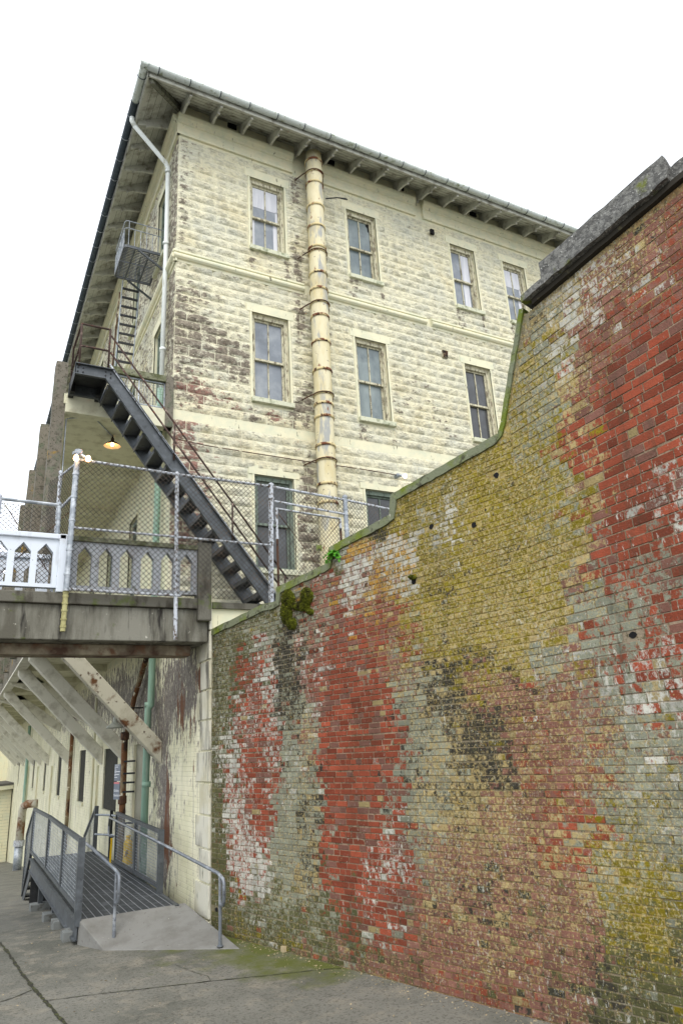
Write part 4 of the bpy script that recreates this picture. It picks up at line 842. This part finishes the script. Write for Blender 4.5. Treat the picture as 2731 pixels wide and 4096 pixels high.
# ---------------------------------------------------------------- steel staircase
stc = thing('steel_staircase', 'dark grey galvanised outdoor steel staircase up to the gallery roof', 'staircase', (3, 10.4, 3.84))
yn, yf = 10.4, 11.08
A = Vector((1.54, yn, 7.76)); Bq = Vector((4.42, yn, 4.02)); d = (Bq - A).normalized(); up = Vector((-d.z, 0, d.x)); up = up if up.z > 0 else -up
def channel(y, side):
    mb = MB(); h = .11
    def prism_xz(po, y0, y1): mb.prism([(x, y0, z) for x, z in po], (0, y1 - y0, 0))
    top_ = [(1.035, 7.88), (1.56, 7.88)]; a = A + up * h; b = Bq + up * h; a2 = A - up * h; b2 = Bq - up * h
    kx = 1.60; web = [(1.035, 7.70), (1.50, 7.70), (b2.x, b2.z), (b.x, b.z), (1.62, 7.885), (1.035, 7.885)]
    prism_xz(web, y, y + .012 * side)
    for po in ([(1.035, 7.885), (1.62, 7.885)], [(1.62, 7.885), (b.x, b.z)], [(1.035, 7.70), (1.50, 7.70)], [(1.50, 7.70), (b2.x, b2.z)]):
        (x0, z0), (x1, z1) = po; v = Vector((x1 - x0, 0, z1 - z0)).normalized(); q = Vector((-v.z, 0, v.x)) * .006
        mb.prism([(x0 - q.x, y, z0 - q.z), (x1 - q.x, y, z1 - q.z), (x1 + q.x, y, z1 + q.z), (x0 + q.x, y, z0 + q.z)], (0, -.055 * side, 0))
    return mb
channel(yn, 1).build('stringer', M['steel'], stc); channel(yf, -1).build('stringer', M['steel'], stc)
N = 15
for k in range(N):
    t = (k + .6) / N; p = A.lerp(Bq, t); mb = MB(); w = .115
    mb.box(p.x - w, p.x + w, yn + .014, yf - .014, p.z - .012, p.z + .012); mb.beam((p.x - w, yn + .014, p.z - .03), (p.x - w, yf - .014, p.z - .03), .012, .07); mb.beam((p.x + w, yn + .014, p.z - .02), (p.x + w, yf - .014, p.z - .02), .012, .05)
    mb.build('tread', M['stair_u'], stc)
mb = MB(); mb.box(1.04, 1.56, yn + .014, yf - .014, 7.86, 7.88); mb.box(1.04, 1.052, yn, yf, 7.68, 7.86); mb.box(1.52, 1.532, yn + .014, yf - .014, 7.66, 7.86); mb.build('landing', M['steel_dark'], stc)
mb = MB(); mb.box(1.04, 1.12, yf - .1, YC - .05, 7.70, 7.84); mb.box(1.46, 1.54, yf - .1, YC - .05, 7.70, 7.84); mb.build('bracket', M['steel_dark'], stc)
mb = MB()
for x, z in ((1.08, 7.83), (1.08, 7.76), (1.16, 7.83), (1.16, 7.76), (1.50, 7.84), (1.50, 7.77), (1.58, 7.82), (1.58, 7.75)): mb.tube([(x, yn - .002, z), (x, yn - .016, z)], .013, 8)
mb.build('bolt', M['steel_dark'], stc)
def railpipe(pts, r=.017, mt='rust_rail'): mb = MB(); mb.tube(pts, r, 8); return mb.build('handrail', M[mt], stc, smooth=True)
yr = yn - .03
railpipe([(1.09, yr, 7.86), (1.09, yr, 8.61)]); railpipe([(1.53, yr, 7.88), (1.53, yr, 8.62)]); railpipe([(1.09, yr, 8.61), (1.54, yr, 8.61)]); railpipe([(1.09, yr, 8.21), (1.53, yr, 8.21)])
railpipe([(1.09, yr, 8.61), (1.07, YC - .1, 8.61), (1.07, YC - .1, 7.86)]); railpipe([(1.09, yr, 8.21), (1.07, YC - .1, 8.21)])
sl_ = d
def par(x, z, x1): t = (x1 - x) / d.x; return [(x, yr, z), (x1, yr, z + d.z * t)]
for z, mt in ((8.50, 'rust_rail'), (8.19, 'rust_rail'), (7.97, 'galv_white')): railpipe(par(1.55, z, 4.55), .016, mt)
for x in (2.62, 3.6, 4.5):
    t = (x - 1.54) / d.x; zs = 7.76 + d.z * t; railpipe([(x, yr, zs + .1), (x, yr, zs + .74)])

# ---------------------------------------------------------------- fire escape on the side wall
fe = thing('fire_escape', 'small grey iron fire escape balcony with ladder on the left wall', 'fire escape', (2.4, 12.7, 11.8))
x0, x1, y0, y1, zf = 1.98, 2.76, 12.24, 13.32, 11.85
def rloop(z, r=.06): 
    return [(x1, y0, z), (x0 + r, y0, z), (x0 + r * .3, y0 + r * .3, z), (x0, y0 + r, z), (x0, y1 - r, z), (x0 + r * .3, y1 - r * .3, z), (x0 + r, y1, z), (x1, y1, z)]
mb = MB()
for a, b in zip(rloop(zf), rloop(zf)[1:]): mb.beam(a, b, .014, .06)
n = 22
for i in range(1, n): y = y0 + (y1 - y0) * i / n; mb.beam((x0, y, zf), (x1, y, zf), .02, .014)
for x in (x0 + .22, x0 + .52, x1 - .03): mb.beam((x, y0, zf - .02), (x, y1, zf - .02), .03, .03)
mb.build('platform', M['steel'], fe)
mb = MB()
for z in (zf + .44, zf + .62): mb.tube(rloop(z), .011, 6)
for i in range(6): x = x0 + .08 + .12 * i; [mb.tube([(x, y, zf), (x, y, zf + .44 + (.18 if i % 3 == 0 else 0))], .007, 5) for y in (y0, y1)]
for i in range(10): y = y0 + .07 + .105 * i; mb.tube([(x0, y, zf), (x0, y, zf + .44)], .007, 5)
mb.build('railing', M['galv'], fe)
for y in (y0, y1): mb = MB(); mb.beam((x0 + .28, y, zf - .03), (XC, y, zf - .38), .035, .035); mb.build('brace', M['steel'], fe)
la = MB(); yl = y1 + .04
for xa, xb in ((2.17, 2.10), (2.53, 2.45)): la.beam((xa, yl, zf - .03), (xb, yl, 9.66), .035, .02)
lad = la.build('ladder', M['galv'], fe)
for i in range(9):
    z = 11.62 - .225 * i; f = (11.82 - z) / 2.15; mb = MB(); mb.beam((2.17 - .07 * f, yl, z), (2.53 - .08 * f, yl, z), .03, .045); mb.build('rung', M['steel_dark'], lad)
mb = MB(); mb.tube([(2.12, yl, 11.5), (2.03, yl, 9.2), (2.0, yl, 8.5)], .014, 6); mb.build('slide_rod', M['rust'], fe)

# ---------------------------------------------------------------- chain link fence
def mesh_panel(mb, o, u, v, w, h, s=.072, r=.0035, topcut=None):
    o, u, v = Vector(o), Vector(u).normalized(), Vector(v).normalized(); k = 1.0
    n = int((w + h / k) / s) + 1
    for sg in (1, -1):
        for i in range(n):
            c = i * s; P = []            # line a = c - b*k  (or mirrored)
            b0 = max(0, (c - w) / k); b1 = min(h, c / k)
            if b1 - b0 < .01: continue
            a0, a1 = c - b0 * k, c - b1 * k
            if sg < 0: a0, a1 = w - a0, w - a1
            off = u.cross(v) * (.003 * sg); mb.tube([o + u * a0 + v * b0 + off, o + u * a1 + v * b1 + off], r, 3, False)
fen = thing('chain_link_fence', 'tall galvanised chain link fence along the footbridge and terrace edge', 'fence', (1, 8.85, 3.4))
def fpost(a, b, r, mt='galv_white'):
    mb = MB(); mb.tube([a, b], r, 12); a, b = Vector(a), Vector(b)
    for t in (.12, .3, .52, .7, .88): p = a.lerp(b, t); mb.tube([p - Vector((0, 0, .012)), p + Vector((0, 0, .012))], r * 1.22, 12)
    mb.lathe(tuple(b), [(r * 1.15, -.03), (r * 1.2, .0), (r * .7, .02), (.001, .03)], 12); return mb.build('post', M[mt], fen, smooth=False)
def frail(pts, r=.02, mt='galv_white'): mb = MB(); mb.tube(pts, r, 8); return mb.build('rail', M[mt], fen)
fpost((.97, 8.83, 3.90), (.99, 8.83, 5.62), .036, 'galv')
fpost((.965, 8.86, 3.42), (.97, 8.86, 3.90), .030, 'galv_yellow')
fpost((2.30, 8.83, 3.34), (2.28, 8.83, 5.60), .026)
f3 = Vector((3.62, 8.85, 3.80)); f4 = Vector((5.02, 9.12, 3.84)); f5 = Vector((7.6, 9.6, 3.84))
fpost(f3, (3.66, 8.85, 5.62), .036); fpost(f4, f4 + Vector((.0, 0, 1.85)), .036, 'galv')
fpost(f5, f5 + Vector((.0, 0, 1.85)), .036, 'galv')
frail([(.99, 8.83, 5.62), (2.28, 8.83, 5.585), (3.66, 8.85, 5.59), f4 + Vector((0, 0, 1.79)), f5 + Vector((0, 0, 1.79))]); frail([(.98, 8.82, 4.70), (3.62, 8.83, 4.69)], .017); frail([(1.0, 8.82, 3.925), (2.36, 8.82, 3.905)], .019)
mb = MB(); mesh_panel(mb, (1.0, 8.80, 3.88), (1, 0, 0), (0, 0, 1), 1.3, 1.74); mesh_panel(mb, (2.30, 8.80, 3.88), (1, 0, 0), (0, 0, 1), 1.33, 1.74); mb.build('wire_mesh', M['wire'], fen)
mb = MB(); u45 = (f5 - f4).normalized(); mesh_panel(mb, f4, u45, (0, 0, 1), (f5 - f4).length, 1.85); mb.build('wire_mesh', M['wire'], fen)
u34 = (f4 - f3).normalized(); L34 = (f4 - f3).length
mb = MB(); mesh_panel(mb, f3 + Vector((0, 0, 1.55)), u34, (0, 0, 1), L34, .27); mb.build('wire_mesh', M['wire'], fen)
frail([f3 + Vector((.04, 0, 1.57)), f4 + Vector((0, 0, 1.55))], .018)
# oblique bay at the left, and the low bay over the white balustrade
q0, q1, q2 = Vector((1.0, 8.9, 5.60)), Vector((.86, 9.45, 5.60)), Vector((.75, 9.80, 5.60))
mb = MB(); L = (q2 - q0).length; mesh_panel(mb, q0 - Vector((0, 0, 1.2)), (q2 - q0), (0, 0, 1), L, 1.22); mb.build('wire_mesh', M['wire'], fen)
frail([q0, q1], .016); frail([q0 - Vector((0, 0, .42)), q1 - Vector((0, 0, .5))], .02); fpost((.86, 9.42, 4.0), (.86, 9.45, 5.66), .022)
fpost((.835, 8.95, 4.62), (.83, 8.95, 5.04), .024, 'galv'); fpost((.15, 8.92, 4.62), (.15, 8.92, 5.05), .024, 'galv')
frail([(.835, 8.95, 5.02), (.15, 8.92, 5.02), (-3, 8.9, 5.02)], .022, 'galv')
mb = MB(); mesh_panel(mb, (-1.0, 9.0, 3.95), (1, 0, 0), (0, 0, 1), 1.83, 1.05, .06); mb.build('wire_mesh', M['wire'], fen)
mb = MB(); mb.tube([(.2, 9.0, 5.0), (.95, 9.02, 3.9)], .006, 5); mb.tube([(.95, 9.0, 4.95), (.1, 9.02, 3.95)], .006, 5); mb.build('brace_wire', M['rust'], fen)
gt = thing('fence_gate', 'chain link gate with pipe frame between two tall fence posts', 'gate', (4.2, 8.95, 3.84))
ga0 = f3 + u34 * .13; ga1 = f3 + u34 * (L34 - .12); mb = MB(); zt = 5.28
mb.tube([ga0 + Vector((0, 0, .1)), ga0 + Vector((0, 0, 1.0))], .018, 8); o1 = mb.build('stile', M['rust'], gt)
mb = MB(); mb.tube([ga1 + Vector((0, 0, .1)), ga1 + Vector((0, 0, 1.44))], .018, 8); mb.build('stile', M['rust'], gt)
mb = MB(); mb.tube([ga0 + Vector((0, 0, 1.0)), ga0 + Vector((0, 0, 1.46)), ga1 + Vector((0, 0, 1.46)), ga1 + Vector((0, 0, 1.30))], .022, 8); mb.build('top_rail', M['galv_white'], gt)
mb = MB(); mesh_panel(mb, ga0 + Vector((0, 0, .1)), u34, (0, 0, 1), (ga1 - ga0).length, 1.36); mb.build('wire_mesh', M['wire'], gt)
mb = MB(); mb.tube([ga0 + Vector((.0, -.01, .15)), ga1 + Vector((0, -.01, 1.42))], .005, 5); mb.tube([ga0 + Vector((0, -.01, 1.42)), ga1 + Vector((0, -.01, .15))], .005, 5); mb.build('brace_wire', M['rust'], gt)
mb = MB(); c = ga0.lerp(ga1, .62) + Vector((0, -.02, .94)); mb.beam(c - u34 * .055, c + u34 * .055, .004, .09); mb.build('tag_plate', M['coping'], gt)
# twin bulb lamp on the tall post
dl = thing('twin_flood_lamp', 'two lit bare bulbs on a round box on top of the tall fence post', 'lamp', (.99, 8.83, 5.65))
mb = MB(); mb.lathe((1.0, 8.83, 5.72), [(.001, .03), (.045, .03), (.05, .02), (.05, -.025), (.02, -.035), (.02, -.08)], 16)
mb.tube([(1.0, 8.82, 5.70), (.975, 8.77, 5.66), (.97, 8.75, 5.63)], .02, 10); mb.tube([(1.0, 8.83, 5.70), (1.06, 8.80, 5.66), (1.09, 8.79, 5.645)], .02, 10); mb.tube([(.99, 8.83, 5.70), (.93, 8.80, 5.69)], .022, 10); mb.build('housing', M['galv'], dl)
for cx_, cy_, cz_ in ((.963, 8.73, 5.595), (1.115, 8.775, 5.625)):
    mb = MB(); mb.lathe((cx_, cy_, cz_), [(.001, -.04), (.022, -.033), (.034, -.01), (.028, .02), (.015, .04)], 14); mb.build('bulb', M['bulb'], dl, smooth=True)

# ---------------------------------------------------------------- access ramp
rp = thing('access_ramp', 'dark grey steel access ramp with mesh side panels in front of the grey door', 'ramp', (2, 12, 0))
XL, XR, YN, YF = 1.42, 2.52, 9.40, 15.2; zd = lambda y: .245 + .012 * (y - YN)
mb = MB(); mb.obox([(x, y, zd(y) + dz) for dz in (-.03, 0) for y in (YN, YF) for x in (XL, XR)]); dk = mb.build('deck', M['deck_grate'], rp)
mb = MB(); x = XL + .085
while x < XR: mb.obox([(x + a, y, zd(y) + dz) for dz in (.001, .004) for y in (YN, YF) for a in (0, .007)]); x += .088
mb.build('plank_gap', M['deck_gap'], dk)
for xx in (XL - .03, XR + .02):
    mb = MB(); mb.obox([(xx + a, y, zd(y) + dz) for dz in (-.20, -.0) for y in (YN - .02, YF) for a in (0, .012)]); mb.obox([(xx - .03 + a, y, zd(y) + dz) for dz in (-.205, -.192) for y in (YN - .02, YF) for a in (0, .05)]); mb.obox([(xx - .03 + a, y, zd(y) + dz) for dz in (-.008, .004) for y in (YN - .02, YF) for a in (0, .05)]); mb.build('side_beam', M['steel'], rp)
def panel(x, y0, y1, z0, z1, name='mesh_panel'):
    h = MB(); w = .045
    for a, b in (((x, y0, z0[0]), (x, y1, z0[1])), ((x, y0, z1[0]), (x, y1, z1[1]))): h.beam(a, b, w, w)
    for y, k in ((y0, 0), (y1, 1)): h.beam((x, y, z0[k] - .02), (x, y, z1[k] + .022), w, w, (0, 1, 0))
    o = h.build('rail_frame', M['steel'], rp); m_ = MB(); n = int(abs(y1 - y0) / .052)
    for i in range(1, n): t = i / n; y = y0 + (y1 - y0) * t; m_.tube([(x, y, z0[0] + (z0[1] - z0[0]) * t), (x, y, z1[0] + (z1[1] - z1[0]) * t)], .0018, 3, False)
    n = 17
    for i in range(1, n): t = i / n; m_.tube([(x - .004, y0, z0[0] + (z1[0] - z0[0]) * t), (x - .004, y1, z0[1] + (z1[1] - z0[1]) * t)], .0032, 3, False)
    m_.build('wire_mesh', M['galv'], o)
XLp = 1.40
panel(XLp, 9.42, 10.95, (.36, .375), (1.07, 1.10)); panel(XLp, 11.0, 12.75, (.375, .40), (1.10, 1.14)); panel(XLp, 12.8, 15.3, (.40, .42), (1.14, 1.14)); panel(XLp, 15.35, 16.4, (.36, -.45), (1.12, .62))
panel(2.54, 10.3, 11.8, (.33, .33), (.99, 1.03)); panel(2.54, 11.85, 13.35, (.33, .33), (1.03, 1.07))
mb = MB(); mb.beam((XLp, 9.40, .18), (XLp, 9.40, 1.10), .075, .06, (0, 1, 0)); mb.build('post', M['steel'], rp); mb = MB(); mb.beam((2.54, 10.27, .1), (2.54, 10.27, 1.02), .075, .06, (0, 1, 0)); mb.build('post', M['steel'], rp)
panel(2.46, 15.0, 16.2, (.34, -.3), (1.1, .5)); mb = MB(); mb.beam((2.46, 14.95, .2), (2.46, 14.95, 1.12), .07, .06, (0, 1, 0)); mb.build('post', M['steel'], rp)
mb = MB(); mb.obox([(x, y, z) for z in (-.75, .2) for y in (YF, YF + .02) for x in (XL, XR)]); mb.build('end_plate', M['steel_dark'], rp)
mb = MB(); mb.prism([(XL - .02, 15.2, .22), (XL - .02, 16.45, -.5), (XL - .02, 16.45, -.72), (XL - .02, 15.2, -.0)], (.012, 0, 0)); mb.build('stair_stringer', M['steel'], rp)
for k in range(4): mb = MB(); mb.box(XL, XR, 15.22 + .3 * k, 15.52 + .3 * k, .05 - .17 * k, .08 - .17 * k); mb.build('step', M['deck_grate'], rp)
for y in (9.75, 10.7, 11.75, 13.6):
    g0 = gz(1.4, y); mb = MB(); mb.box(XL - .02, XL + .05, y - .03, y + .04, g0 + .1, zd(y) - .2); l = mb.build('leg', M['steel'], rp)
    mb = MB(); mb.box(XL - .13, XL + .16, y - .12, y + .14, g0 - .05, g0 + .10); mb.build('pad', M['timber'], rp, bevel=.006)
    mb = MB(); mb.box(XR - .05, XR + .02, y - .03, y + .04, g0, zd(y) - .2); mb.build('leg', M['steel'], rp)
# foot slab
c1, c2, c3, c4 = Vector((1.62, 8.915, .004)), Vector((2.83, 7.98, .004)), Vector((2.64, 9.42, .25)), Vector((1.41, 9.40, .25))
mb = MB(); low = [Vector((p.x, p.y, -.05)) for p in (c1, c2, c3, c4)]; mid = c2.lerp(c3, .0)
mb.add([c1, c2, c3, c4] + low, [(0, 1, 2, 3), (0, 3, 7, 4), (0, 1, 5, 4), (1, 2, 6, 5), (3, 2, 6, 7)])
tag(mb.build('ramp_slab', M['slabconc'], bevel=.008), 'pale wedge shaped concrete slab at the foot of the steel ramp', 'slab')
# tubular handrails
def hrail(label, base, pts, loop, tail=None):
    t = thing('handrail', label, 'handrail', base, 'tubular handrails of the ramp'); mb = MB(); mb.tube(pts + loop, .019, 10); mb.build('rail', M['handrail'], t, smooth=True)
    mb = MB(); mb.tube([base, (base[0], base[1], loop[0][2] - .02)], .019, 10); mb.lathe(base, [(.02, .0), (.035, .002), (.035, .012), (.02, .014)], 12); mb.build('post', M['handrail'], t)
    if tail:
        mb = MB(); mb.tube(tail, .019, 10); mb.build('end_loop', M['handrail'], t, smooth=True)
p = hZ(455, 3774, 0.02); a = hX(455, 3476, p.x); h = a.z
hrail('shorter tubular steel handrail on the left edge of the concrete slab', (p.x, p.y, .03), [(XLp + .1, 9.9, 1.0), (XLp + .12, 9.5, .98)], [(p.x, p.y + .02, h), (p.x + .01, p.y - .10, h - .03), (p.x + .01, p.y - .13, h - .08), (p.x + .01, p.y - .13, h - .26), (p.x + .01, p.y - .10, h - .31), (p.x, p.y, h - .33)])
p = hZ(881, 3786, 0.02); a = hX(881, 3494, p.x); h = a.z
hrail('long tubular steel handrail running past the right mesh panel to the brick wall', (p.x, p.y, .02), [(2.46, 13.6, .86), (2.44, 13.45, 1.0), (2.46, 10.4, .90)], [(p.x - .01, p.y + .05, h), (p.x, p.y - .10, h - .04), (p.x, p.y - .13, h - .08), (p.x, p.y - .13, h - .24), (p.x, p.y - .10, h - .29), (p.x, p.y, h - .30)], [(2.46, 13.6, .86), (2.44, 13.5, .72), (2.5, 13.4, .70)])
bk = thing('guard_rail', 'black pipe guard rail at the back of the ramp beside the grey door', 'railing', (2.6, 14.4, .3))
mb = MB(); mb.beam((2.62, 14.3, .25), (2.62, 14.3, 1.06), .05, .05, (0, 1, 0)); mb.build('post', M['black'], bk)
mb = MB(); mb.tube([(2.40, 14.6, .99), (2.62, 14.3, .98), (2.70, 13.9, .97)], .018, 8); mb.tube([(2.40, 14.6, .66), (2.62, 14.3, .65), (2.70, 13.9, .64)], .018, 8); mb.build('bar', M['galv'], bk)

# ---------------------------------------------------------------- pipes, signs, lamps on the lower wall
rpz = thing('rusty_soil_pipe', 'rusty cast iron drain pipe behind the grey sign, slanting off at the top', 'pipe', (2.62, 13.4, 0))
mb = MB(); mb.tube([(2.64, 13.42, gz(2.6, 13.4)), (2.63, 13.42, 2.33)], .055, 12); mb.build('pipe', M['soil'], rpz, smooth=True)
for z in (2.33, 1.27): mb = MB(); mb.lathe((2.63, 13.42, z), [(.055, -.07), (.075, -.06), (.075, .06), (.055, .07)], 12); mb.build('collar', M['rust'], rpz)
mb = MB(); mb.tube([(2.66, 13.38, 2.4), (2.68, 13.0, 2.95), (2.70, 11.95, 3.75)], .045, 10); mb.build('branch', M['soil'], rpz, smooth=True)
mb = MB(); [mb.beam((2.62, 13.36, z), (2.79, 13.25, z), .03, .03) for z in (.9, 1.4, 1.55, 1.7, 1.9)]; mb.build('bracket', M['steel_dark'], rpz)
sg = thing('information_sign', 'narrow grey two part information sign in front of the rusty pipe', 'sign', (2.5, 13.0, 1.6))
sa, sb_ = hY(463, 3056, 13.0), hY(485, 3056, 12.8); w = (Vector((sb_.x, sb_.y, 0)) - Vector((sa.x, sa.y, 0)))
o0 = Vector((sa.x, sa.y, 0)); wn = Vector((w.y, -w.x, 0)).normalized(); wn = wn if wn.y < 0 else -wn
ux = w.normalized()
for nm, z0, z1 in (('upper_panel', 1.60, 1.865), ('lower_panel', 1.31, 1.585)):
    mb = MB(); mb.obox([o0 + w * a + wn * b + Vector((0, 0, z)) for z in (z0, z1) for b in (0, .012) for a in (0, 1)]); pn = mb.build(nm, M['sign_grey'], sg)
    def txt(s, u, z, size, mt='sign_text'):
        cu = bpy.data.curves.new('lettering', 'FONT'); cu.body = s; cu.size = size; cu.extrude = .0005; ob = bpy.data.objects.new('tmp', cu); COL.objects.link(ob)
        bpy.context.view_layer.update(); me = bpy.data.meshes.new_from_object(ob.evaluated_get(bpy.context.evaluated_depsgraph_get())); bpy.data.objects.remove(ob)
        me.transform(Matrix.Translation(o0 + w * u + wn * .0135 + Vector((0, 0, z))) @ Matrix((ux, Vector((0, 0, 1)), wn)).transposed().to_4x4()); me.materials.clear(); me.materials.append(M[mt])
        q = bpy.data.objects.new('lettering', me); COL.objects.link(q); q.parent = pn
    if nm == 'upper_panel':
        mb = MB()                                   # small lines of print, illegible in the photograph
        for z, f, h in ((1.848, .75, .006), (1.815, .6, .009), (1.798, .15, .007), (1.768, .3, .009), (1.742, .95, .010), (1.726, .25, .007), (1.698, .8, .010), (1.680, .2, .007), (1.652, .5, .009)): mb.obox([o0 + w * (.06 + a * f) + wn * b + Vector((0, 0, z + c_ * h)) for c_ in (0, 1) for b in (.0125, .0140) for a in (0, 1)])
        mb.build('lettering', M['sign_text'], pn)
    else:
        mb = MB(); mb.obox([o0 + w * a + wn * b + Vector((0, 0, z)) for z in (1.555, 1.583) for b in (.0125, .0145) for a in (.02, .98)]); mb.build('stripe', M['sign_red'], pn); txt('Exhibits', .08, 1.43, .055); txt('Bookstore', .08, 1.36, .055)
lw = thing('wall_lamp', 'unlit grey enamel shade lamp above the rusty pipe', 'lamp', (2.27, 12.5, 2.45))
c = hY(460, 2905, 12.6)
mb = MB(); mb.lathe(tuple(c), [(.012, .16), (.03, .13), (.035, .07), (.06, .045), (.125, .0), (.14, -.03), (.13, -.03), (.06, .01), (.001, .03)], 24); mb.build('shade', M['enamel'], lw, smooth=True)
mb = MB(); mb.tube([c + Vector((0, 0, .14)), c + Vector((0, 0, .24)), c + Vector((.1, .1, .3)), Vector((XC, c.y + .2, c.z + .3))], .012, 8); mb.build('arm', M['steel_dark'], lw)
cs = thing('caution_sign', 'yellow plastic caution cone behind the right mesh panel of the ramp', 'sign', (2.7, 13.3, .3))
c = Vector((2.70, 13.15, .28)); mb = MB(); mb.lathe(tuple(c), [(.001, .0), (.085, .0), (.085, .03), (.075, .08), (.07, .33), (.05, .37), (.03, .38), (.03, .40), (.045, .41), (.04, .44), (.001, .445)], 18); mb.build('body', M['yellow'], cs, smooth=False)
mb = MB()
for k in range(7):
    a = -2.4 + .08 * k; mb.beam(c + Vector((math.cos(a) * .078, math.sin(a) * .078, .12 + .03 * (k % 4))), c + Vector((math.cos(a + .25) * .078, math.sin(a + .25) * .078, .16 + .03 * (k % 3))), .006, .008)
mb.build('marking', M['black'], cs)
yb = MB(); yb.beam((2.47, 13.42, .25), (2.48, 13.42, .68), .03, .01, (0, 1, 0)); tag(yb.build('marker_strip', M['yellow']), 'thin upright yellow marker strip at the end of the right mesh panel', 'marker')
mb = MB(); mb.tube([(2.74, 14.9, 2.63), (2.55, 12.1, 2.63)], .01, 6); mb.box(2.57, 2.63, 12.5, 12.6, 2.58, 2.68); tag(mb.build('pipe_bracket', M['rust']), 'rusty iron tie bar with square clamp on the lower wall near the green pipe', 'bracket')
# elbow pipe at the far end
ep = thing('elbow_pipe', 'fat rust streaked elbow pipe standing at the far end of the wall', 'pipe', (2.5, 31, -2))
g = gz(2.4, 31.5); mb = MB(); mb.tube([(2.36, 30.6, -.95), (2.37, 30.5, .28), (2.40, 30.3, .47), (2.5, 30.0, .55), (XC, 29.6, .56)], .14, 12); mb.build('upper_pipe', M['elbow'], ep, smooth=True)
mb = MB(); mb.tube([(2.36, 30.6, g), (2.36, 30.6, -.9)], .15, 12); mb.build('lower_pipe', M['galv'], ep, smooth=True)
mb = MB(); mb.lathe((2.36, 30.6, -.8), [(.15, -.1), (.19, -.1), (.19, .1), (.15, .1)], 12); mb.build('collar', M['galv_white'], ep)
gp = thing('drain_pipe', 'slim green drain pipe on the far part of the lower wall', 'pipe', (2.7, 34, -2))
mb = MB(); mb.tube([(2.68, 34.2, -2.3), (2.68, 34.2, 3.5)], .06, 10); mb.build('pipe', M['green_pipe'], gp, smooth=True)
for y, mt, lb in ((21.0, 'soil', 'peeling rusty drain pipe on the lower wall between two blocked windows'), (17.3, 'cream', 'thin cream painted drain pipe on the lower wall beside the widest blocked window')):
    mb = MB(); mb.tube([(2.72, y, gz(2.7, y)), (2.72, y, 3.8)], .05 if mt == 'soil' else .03, 10); tag(mb.build('drain_pipe', M[mt], smooth=True), lb, 'pipe')

# ---------------------------------------------------------------- far cream shed
sh = thing('shed', 'small cream clapboard building with a grey roof at the far end of the lane', 'building', (1, 44, -2.9))
mb = MB(); mb.box(-4, 2.75, 43, 50, -3.2, .72); mb.build('wall', M['cream'], sh)
mb = MB()
for k in range(24): mb.box(-4, 2.76, 42.985, 43.0, -3.0 + .15 * k, -2.985 + .15 * k)
mb.build('board_joint', M['sill'], sh)
mb = MB(); mb.prism([(-4, 42.6, .60), (2.8, 42.6, .95), (2.8, 42.6, 1.05), (-4, 42.6, .70)], (0, 7, 0)); mb.build('roof', M['slate_roof'], sh)
mb = MB(); mb.prism([(-4, 42.62, .40), (2.78, 42.62, .75), (2.78, 42.62, .95), (-4, 42.62, .60)], (0, .1, 0)); mb.build('eave_board', M['cream_smooth'], sh)
mb = MB(); mb.box(-6, XC + 1, 50, 50.3, -3.5, 6); tag(mb.build('end_wall', M['cream']), 'pale plain wall closing the lane behind the far shed', 'wall')
print('verts', sum(len(o.data.vertices) for o in bpy.data.objects if o.type == 'MESH'))
